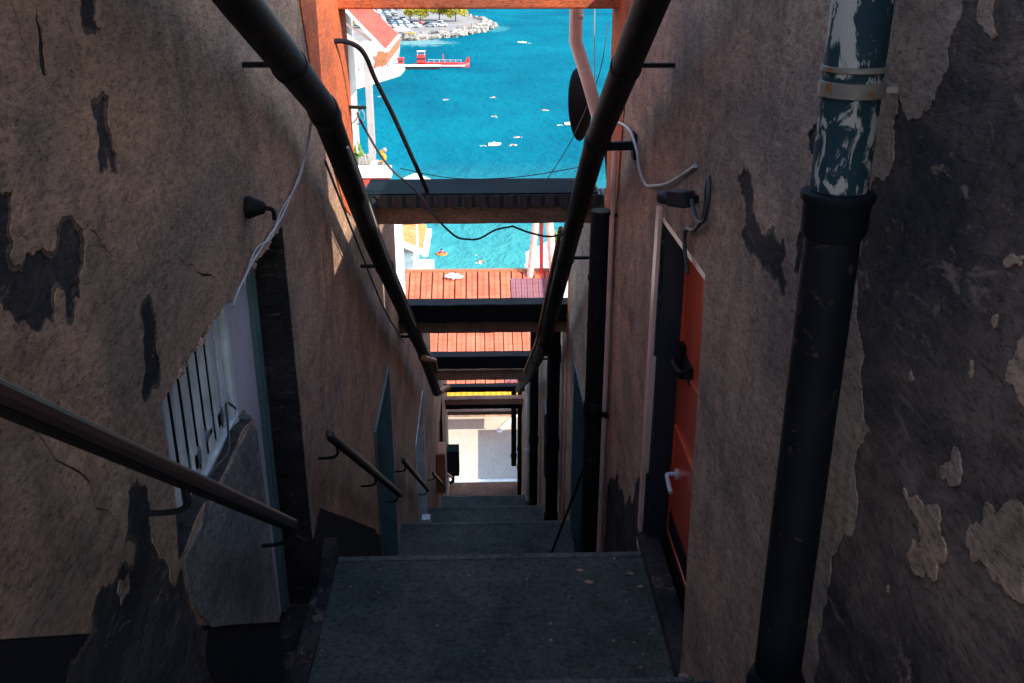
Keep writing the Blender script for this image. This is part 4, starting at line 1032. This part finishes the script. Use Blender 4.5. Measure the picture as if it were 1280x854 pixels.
# trees on the headland
def tree(label, x, y, h, r, seed, n=900):
    R_ = random.Random(seed)
    t_ = thing('tree', label, 'tree', (x, y, -33.4))
    s = MB(); s.tube([(x, y, -33.6), (x+.1, y, -33.4+h*.3), (x+.2, y, -33.4+h*.6)], .2, 8, radii=[.3, .22, .12])
    for k in range(5):
        a = k*1.3; s.tube([(x+.1, y, -33.4+h*.3), (x+math.cos(a)*r*.6, y+math.sin(a)*r*.6, -33.4+h*(.55+.1*(k % 2)))], .1, 6, radii=[.12, .05])
    s.build('trunk', M['bark'], t_)
    cl = [(Vector((R_.uniform(-.75, .75)*r, R_.uniform(-.75, .75)*r, h*R_.uniform(.35, .9))), r*R_.uniform(.28, .5)) for _ in range(16)]
    mb = MB()
    for i in range(n):
        c_, rr = R_.choice(cl)
        d = Vector((R_.gauss(0, 1), R_.gauss(0, 1), R_.gauss(0, 1))).normalized()*rr*R_.uniform(.6, 1.1)
        p = c_+d+Vector((x, y, -33.4)); L = R_.uniform(.25, .55)
        a = Vector((R_.gauss(0, 1), R_.gauss(0, 1), R_.gauss(0, 1))).normalized(); b_ = a.orthogonal().normalized()
        mb.add([p-a*L, p+b_*L*.6, p+a*L, p-b_*L*.6], [(0, 1, 2, 3)])
    mb.build('crown', M['leaf'], t_)
tree('big yellow green tree nearest the tip of the headland', -10.6, 456, 9, 5.2, 1, 1700)
tree('bushy tree on the car park side of the big tree', -18, 462, 9, 5.2, 2, 1700)
tree('smaller yellowish tree among the parked cars', -26.5, 462, 7, 4.4, 3, 1200)
tree('thin tree behind the red car among parked cars', -31.5, 470, 5.0, 2.6, 6, 600)
tree('pale tree just above the red awning', -53, 446, 9.5, 5.5, 4, 1700)
tree('low shrubby tree beside the rows of cars by the awning', -48, 422, 6, 3.6, 5)

# canopy, parasols, small stall
cn = thing('beach_canopy', 'large white beach canopy on a pole at the head of the bay', 'canopy', (-29.2, 385, -33.4))
MB().lathe([(.05, 3.9), (1.6, 3.3), (3.4, 2.45), (3.5, 2.2), (3.3, 2.3), (1.5, 3.1)], (-29.2, 385, -33.4), 8).build('cover', M['white'], cn)
MB().tube([(-29.2, 385, -33.6), (-29.2, 385, -29.8)], .09, 8).build('pole', M['white'], cn)
ys = thing('beach_stall', 'yellow topped low stall on the beach beside the white canopy', 'stall', (-25.5, 384, -33.4))
MB().box(-26.6, -24.0, 383.5, 385, -33.3, -32.2).build('counter', M['rock'], ys); MB().box(-26.8, -23.9, 383.3, 385.2, -32.19, -31.95).build('top', M['yellow_fabric'], ys, bevel=.05)
yp = thing('parasol', 'yellow orange parasol in front of the parked cars by the awning', 'parasol', (-37.5, 396, -33.4))
MB().lathe([(.04, 2.9), (1.0, 2.5), (1.7, 2.1), (1.65, 2.05), (.9, 2.4)], (-37.5, 396, -33.4), 10).build('cover', M['yellow_fabric'], yp); MB().tube([(-37.5, 396, -33.5), (-37.5, 396, -30.6)], .05, 6).build('pole', M['white'], yp)
gw = thing('gangway', 'sloping grey gangway rail along the white quay edge', 'railing', (-25, 330, -33.5))
MB().bar((-24.6, 303, -33.0), (-27.4, 352, -32.4), .12, .12).build('rail', M['concrete'], gw)
for k in range(9):
    f = k/8; MB().bar((-24.6-2.8*f, 303+49*f, -33.6), (-24.6-2.8*f, 303+49*f, -33.0+.6*f), .1, .1, (0, 1, 0)).build('post', M['concrete'], gw)

# boat like a small submarine, and its floating dock
bt = thing('tour_boat', 'red tour boat shaped like a submarine with a white stripe, moored at the dark dock', 'boat', (-8, 302, -35))
vs = []; fs = []; n = 20; R8 = 10
for i in range(n+1):
    f = i/n; y_ = -20.2+17.0*f
    wd = 1.5*min(1, (f*5)**.5 if f < .2 else 1)*(1-max(0, (f-.75)/.25)**2*.85); ht = .9+.25*f
    for k in range(R8):
        a = 2*math.pi*k/R8
        vs.append((y_, 302+wd*math.cos(a), -34.75+ht*math.sin(a)*(1 if math.sin(a) > 0 else .6)))
for i in range(n):
    for k in range(R8):
        a = i*R8+k; b_ = i*R8+(k+1) % R8; fs.append((a, b_, b_+R8, a+R8))
fs += [tuple(range(R8)), tuple(range(n*R8, n*R8+R8))]
MB().add(vs, fs).build('hull', M['red'], bt, smooth=True)
MB().box(-19.5, -4.4, 300.35, 300.5, -34.62, -34.22).build('stripe', M['white'], bt, bevel=.03)
MB().box(-17.0, -6.6, 301.2, 302.8, -33.9, -33.55).build('deck', M['red'], bt, bevel=.1)
MB().box(-18.6, -16.2, 301.0, 303, -33.8, -31.35).build('cabin', M['red'], bt, bevel=.15)
MB().box(-18.7, -16.1, 300.95, 301.0, -32.7, -32.3).build('cabin_window', M['glass'], bt)
MB().box(-18.6, -16.1, 300.8, 303.2, -30.55, -30.3).build('canopy', M['pink_pipe'], bt, bevel=.05)
for sx in (-18.4, -16.3): MB().tube([(sx, 301.1, -31.4), (sx, 301.1, -30.5)], .05, 6).build('canopy_post', M['white'], bt)
MB().add([(-5.0, 301.9, -34.5), (-3.2, 301.9, -34.6), (-3.1, 301.9, -32.1), (-3.7, 301.9, -32.0), (-5.0, 302.1, -34.5), (-3.2, 302.1, -34.6), (-3.1, 302.1, -32.1), (-3.7, 302.1, -32.0)], [(0,1,2,3),(7,6,5,4),(0,4,5,1),(1,5,6,2),(2,6,7,3),(3,7,4,0)]).build('tail_fin', M['red'], bt)
MB().tube([(-10.9, 302, -33.6), (-10.9, 302, -31.2)], .14, 8).build('mast', M['red'], bt)
rl = MB()
for k in range(7): rl.tube([(-15.2+k*1.6, 301.2, -33.6), (-15.2+k*1.6, 301.2, -32.7)], .04, 5)
rl.tube([(-15.2, 301.2, -32.7), (-5.6, 301.2, -32.9)], .04, 5); rl.build('railing', M['white'], bt)
dk = thing('floating_dock', 'dark sided floating dock with a white deck in front of the red boat', 'dock', (-18, 297, -35))
MB().box(-24.2, -11.7, 296.2, 299.6, -35.3, -34.12).build('side', M['black'], dk, bevel=.05); MB().box(-24.4, -11.5, 296.0, 299.8, -34.119, -33.95).build('deck', M['white'], dk, bevel=.05)
kb = thing('ticket_booth', 'small red booth standing on the dock end by the quay', 'booth', (-23, 298, -33.9))
MB().box(-24.0, -22.3, 297.4, 299.0, -33.949, -32.0).build('cabin', M['red'], kb, bevel=.05); MB().box(-24.2, -22.1, 297.2, 299.2, -31.998, -31.8).build('roof', M['red'], kb, bevel=.05); MB().box(-23.7, -22.6, 297.37, 297.4, -33.1, -32.5).build('window', M['glass'], kb)

# people: one continuous body each, with clothing and hair as parts
def person(label, x, y, z, mats, rz=0, pose=0, group=None):
    t_ = thing('person', label, 'person', (x, y, z), group)
    cz, sz = math.cos(rz), math.sin(rz)
    def T(p): return (x+p[0]*cz-p[1]*sz, y+p[0]*sz+p[1]*cz, z+p[2])
    J = {'hip': (0, 0, .92), 'chest': (0, .0, 1.28), 'neck': (0, 0, 1.47), 'head': (0, .02, 1.60), 'top': (0, .01, 1.72),
         'ls': (-.19, 0, 1.42), 'rs': (.19, 0, 1.42), 'le': (-.27, .02, 1.14), 're': (.27, .02, 1.14), 'lh': (-.25, .12, .9), 'rh': (.25, .12, .9),
         'lk': (-.11, .03, .5), 'rk': (.11, -.05 if pose else .03, .5), 'lf': (-.12, .0, .05), 'rf': (.13, -.12 if pose else 0, .05), 'lt': (-.13, .14, .03), 'rt': (.14, .04, .03)}
    rd = {'hip': .15, 'chest': .155, 'neck': .06, 'head': .10, 'top': .06, 'ls': .07, 'rs': .07, 'le': .045, 're': .045, 'lh': .04, 'rh': .04, 'lk': .06, 'rk': .06, 'lf': .045, 'rf': .045, 'lt': .035, 'rt': .035}
    E_ = [('hip', 'chest'), ('chest', 'neck'), ('neck', 'head'), ('head', 'top'), ('chest', 'ls'), ('chest', 'rs'), ('ls', 'le'), ('le', 'lh'), ('rs', 're'), ('re', 'rh'), ('hip', 'lk'), ('hip', 'rk'), ('lk', 'lf'), ('rk', 'rf'), ('lf', 'lt'), ('rf', 'rt')]
    ks = list(J)
    me = bpy.data.meshes.new('body')
    w0 = t_['_w']
    me.from_pydata([tuple(a-b_ for a, b_ in zip(T(J[k]), w0)) for k in ks], [(ks.index(a), ks.index(b_)) for a, b_ in E_], [])
    me.materials.append(M['skin'])
    ob = bpy.data.objects.new('body', me); COL.objects.link(ob); ob.parent = t_
    sk = ob.modifiers.new('skin', 'SKIN'); sk.use_smooth_shade = True
    if not me.skin_vertices: me.skin_vertices.new()
    for i, k in enumerate(ks):
        me.skin_vertices[0].data[i].radius = (rd[k], rd[k]*.8); me.skin_vertices[0].data[i].use_root = (k == 'hip')
    ob.modifiers.new('sub', 'SUBSURF').levels = 1
    MB().lathe([(.12, 0), (.175, .05), (.17, .25), (.18, .42), (.12, .5)], T((0, 0, .98)), 10).build('shirt', M[mats[0]], t_, smooth=True)
    MB().lathe([(.16, 0), (.19, .05), (.18, .32), (.15, .36)], T((0, 0, .66)), 10).build('shorts', M[mats[1]], t_, smooth=True)
    MB().ico(T((0, -.01, 1.66)), (.105, .115, .09), 2, .1).build('hair', M['hair'], t_, smooth=True)
    return t_
ppl = [(-34.7, 277.3, 'cloth_dark', 'cloth_dark', 'person in dark clothes standing on the quay'), (-33.0, 277.2, 'skin', 'cloth_red', 'bare chested person in red shorts standing on the quay'),
       (-31.6, 256.5, 'cloth_orange', 'cloth_orange', 'person in an orange outfit standing near the quay edge'), (-29.0, 281, 'cloth_orange', 'cloth_red', 'person in orange top and red shorts by the bollard end of the quay'),
       (-27.2, 283.5, 'skin', 'cloth_red', 'bather in red by the quay edge facing the boat'), (-25.9, 285.5, 'skin', 'cloth_blue', 'bather in blue shorts at the quay edge facing the boat'),
       (-8.5, 411, 'cloth_red', 'cloth_dark', 'person in red and dark shorts on the rocks'), (-6.2, 419.5, 'cloth_orange', 'cloth_red', 'person in orange top and red shorts on the rocks'),
       (-4.4, 424, 'cloth_orange', 'cloth_orange', 'person all in orange on the rocks'), (-3.4, 424.8, 'cloth_red', 'cloth_red', 'person all in red on the rocks'),
       (-2.0, 427, 'cloth_red', 'cloth_blue', 'person in red and blue on the rocks'), (-.4, 436, 'cloth_pink', 'cloth_dark', 'person in pink near the rocky tip'),
       (.8, 427.5, 'cloth_white', 'cloth_red', 'person in white top and red shorts near the rocky tip'), (-22.6, 392.5, 'cloth_blue', 'cloth_dark', 'person in a blue top on the beach beside the stall'),
       (-20.8, 393.5, 'cloth_red', 'cloth_white', 'person in a red top and white shorts on the beach'), (-15.5, 398, 'cloth_pink', 'cloth_pink', 'person in a pink beach dress by the rocks'),
       (-27.6, 386.5, 'skin', 'cloth_orange', 'bather in orange shorts under the white canopy'), (-13.0, 405, 'cloth_pink', 'cloth_white', 'person in pink top and white shorts above the boulders')]
for i, (x, y, a, b_, lab) in enumerate(ppl):
    person(lab, x, y, -33.5 if y < 300 else -33.4, (a, b_), i*1.3, i % 2, 'people around the bay')

# swimmers and little boats on the water
def swimmer(label, x, y, rz, suit, splash=1.0):
    t_ = thing('swimmer', label, 'person', (x, y, -35), 'swimmers in the bay')
    cz, sz = math.cos(rz), math.sin(rz)
    def T(a, b_, c_): return (x+a*cz-b_*sz, y+a*sz+b_*cz, -35+c_)
    pts = [T(-.55, 0, .02), T(-.2, 0, .09), T(.15, 0, .11), T(.28, 0, .13)]
    MB().tube(smooth_path(pts, 5), .13, 10, radii=[.05+.10*math.sin(math.pi*min(1, .15+i/18)) for i in range(16)]).tube(smooth_path([T(.12, .1, .1), T(.35, .4, .12), T(.6, .5, .03)], 4), .05, 8).tube(smooth_path([T(.12, -.1, .1), T(.3, -.42, .10), T(.1, -.6, .02)], 4), .05, 8).ico(T(.42, 0, .16), (.11, .1, .12), 2, .05).build('body', M['skin'], t_, smooth=True)
    MB().ico(T(.42, 0, .21), (.1, .1, .09), 2, .1).build('hair', M['hair'], t_, smooth=True)
    mb = MB()
    for k in range(10): mb.ico(T(rnd.uniform(-1.1, .6)*splash, rnd.uniform(-.5, .5)*splash, .0), (rnd.uniform(.12, .34)*splash, rnd.uniform(.1, .25)*splash, .05), 1, .5, 2, k)
    mb.build('splash', M['foam'], t_)
sw = [(-8.1, 237.2, 'two tone splash of a swimmer furthest toward the quay'), (3.1, 240.7, 'swimmer in the middle of the bay, on the line between boat and beam'), (2.9, 213.0, 'swimmer just below the middle of the bay'),
      (14.1, 221.2, 'lone swimmer nearer the pink downspout'), (6.9, 189.0, 'swimmer just above and beside the white dinghy'), (5.9, 181.1, 'swimmer right at the end of the white dinghy'), (-24.0, 242.9, 'swimmer beside the white post close to the quay')]
for i, (x, y, lab) in enumerate(sw): swimmer(lab, x, y, i*.9, 'cloth_dark', .95)
swimmer('dark haired swimmer in the pale green shallows', -.3, 110.4, 1.2, 'cloth_dark', .55)
struct(MB().ico((-.75, 113.2, -35), (.16, .1, .08), 1, .3).build('foam', M['foam']), 'fleck of foam near the swimmer', 'stuff')
def dinghy(label, x, y, rz, L):
    t_ = thing('dinghy', label, 'boat', (x, y, -35), 'small white boats in the bay')
    cz, sz = math.cos(rz), math.sin(rz)
    def T(a, b_, c_): return (x+a*cz-b_*sz, y+a*sz+b_*cz, -35+c_)
    hull = smooth_path([T(-L/2, .55, .22), T(0, .7, .22), T(L*.35, .45, .28), T(L/2, 0, .36), T(L*.35, -.45, .28), T(0, -.7, .22), T(-L/2, -.55, .22)], 5)
    MB().tube(hull, .2, 10).build('hull', M['white'], t_, smooth=True)
    MB().add([T(-L/2, .5, .12), T(-L/2, -.5, .12), T(L*.3, -.45, .14), T(L*.46, 0, .18), T(L*.3, .45, .14)], [(0, 1, 2, 3, 4)]).build('floor', M['concrete'], t_)
    MB().box(-.2+x, .2+x, y-.25, y+.25, -34.8, -34.3).build('seat', M['white'], t_, bevel=.03)
    MB().tube([T(-L/2-.1, 0, .5), T(-L/2-.15, 0, -.1)], .14, 8).build('motor', M['black'], t_, smooth=True)
    mb = MB()
    for k in range(14): mb.ico(T(-L/2-rnd.uniform(.1, 1.6), rnd.uniform(-.4, .4), 0), (rnd.uniform(.1, .25), rnd.uniform(.08, .15), .04), 1, .5, 2, k)
    mb.build('wake', M['foam'], t_)
dinghy('white dinghy with a short wake in the lower middle of the bay', 2.4, 181.0, .05, 2.2)
dinghy('small white boat alone far out beyond the headland tip', 15.6, 374.9, 3.0, 3.4)
dinghy('white boat half hidden behind the satellite dish', 18.4, 202.7, .2, 2.8)
fl = thing('swim_ring', 'red and orange inflatable ring in the near green water', 'inflatable', (-4.9, 113.7, -35))
pts = [(-4.9+.55*math.cos(a*.3927), 113.7+.45*math.sin(a*.3927), -34.95) for a in range(17)]
MB().tube(pts[:9], .17, 10).build('tube_half', M['red'], fl, smooth=True); MB().tube(pts[8:], .17, 10).build('tube_half', M['cloth_orange'], fl, smooth=True)
swimmer('person in a magenta top sitting in the red swim ring', -4.9, 113.7, 1.5, 'cloth_pink', .15)
t_ = bpy.data.objects[[o.name for o in bpy.data.objects if o.name.startswith('swimmer')][-1]]
MB().lathe([(.12, 0), (.17, .08), (.18, .38), (.1, .46)], (-4.9, 113.7, -34.95), 12).build('top', M['cloth_pink'], t_, smooth=True)
MB().ico((-4.9, 113.7, -34.36), (.11, .11, .14), 2, .05).build('hair', M['hair'], t_, smooth=True)
# white parasol just behind the beam cover
pr = thing('parasol', 'cream parasol top showing above the beam cover at the foot of the rod', 'parasol', (-2.25, 33, -10.5))
MB().lathe([(.03, 0), (.55, -.22), (1.15, -.52), (1.1, -.55), (.5, -.3)], (-2.25, 33, -7.30), 8).build('cover', M['white'], pr); MB().tube([(-2.25, 33, -7.4), (-2.25, 33, -10.5)], .04, 8).build('pole', M['white'], pr)

for o in bpy.data.objects:
    if '_w' in o: del o['_w']
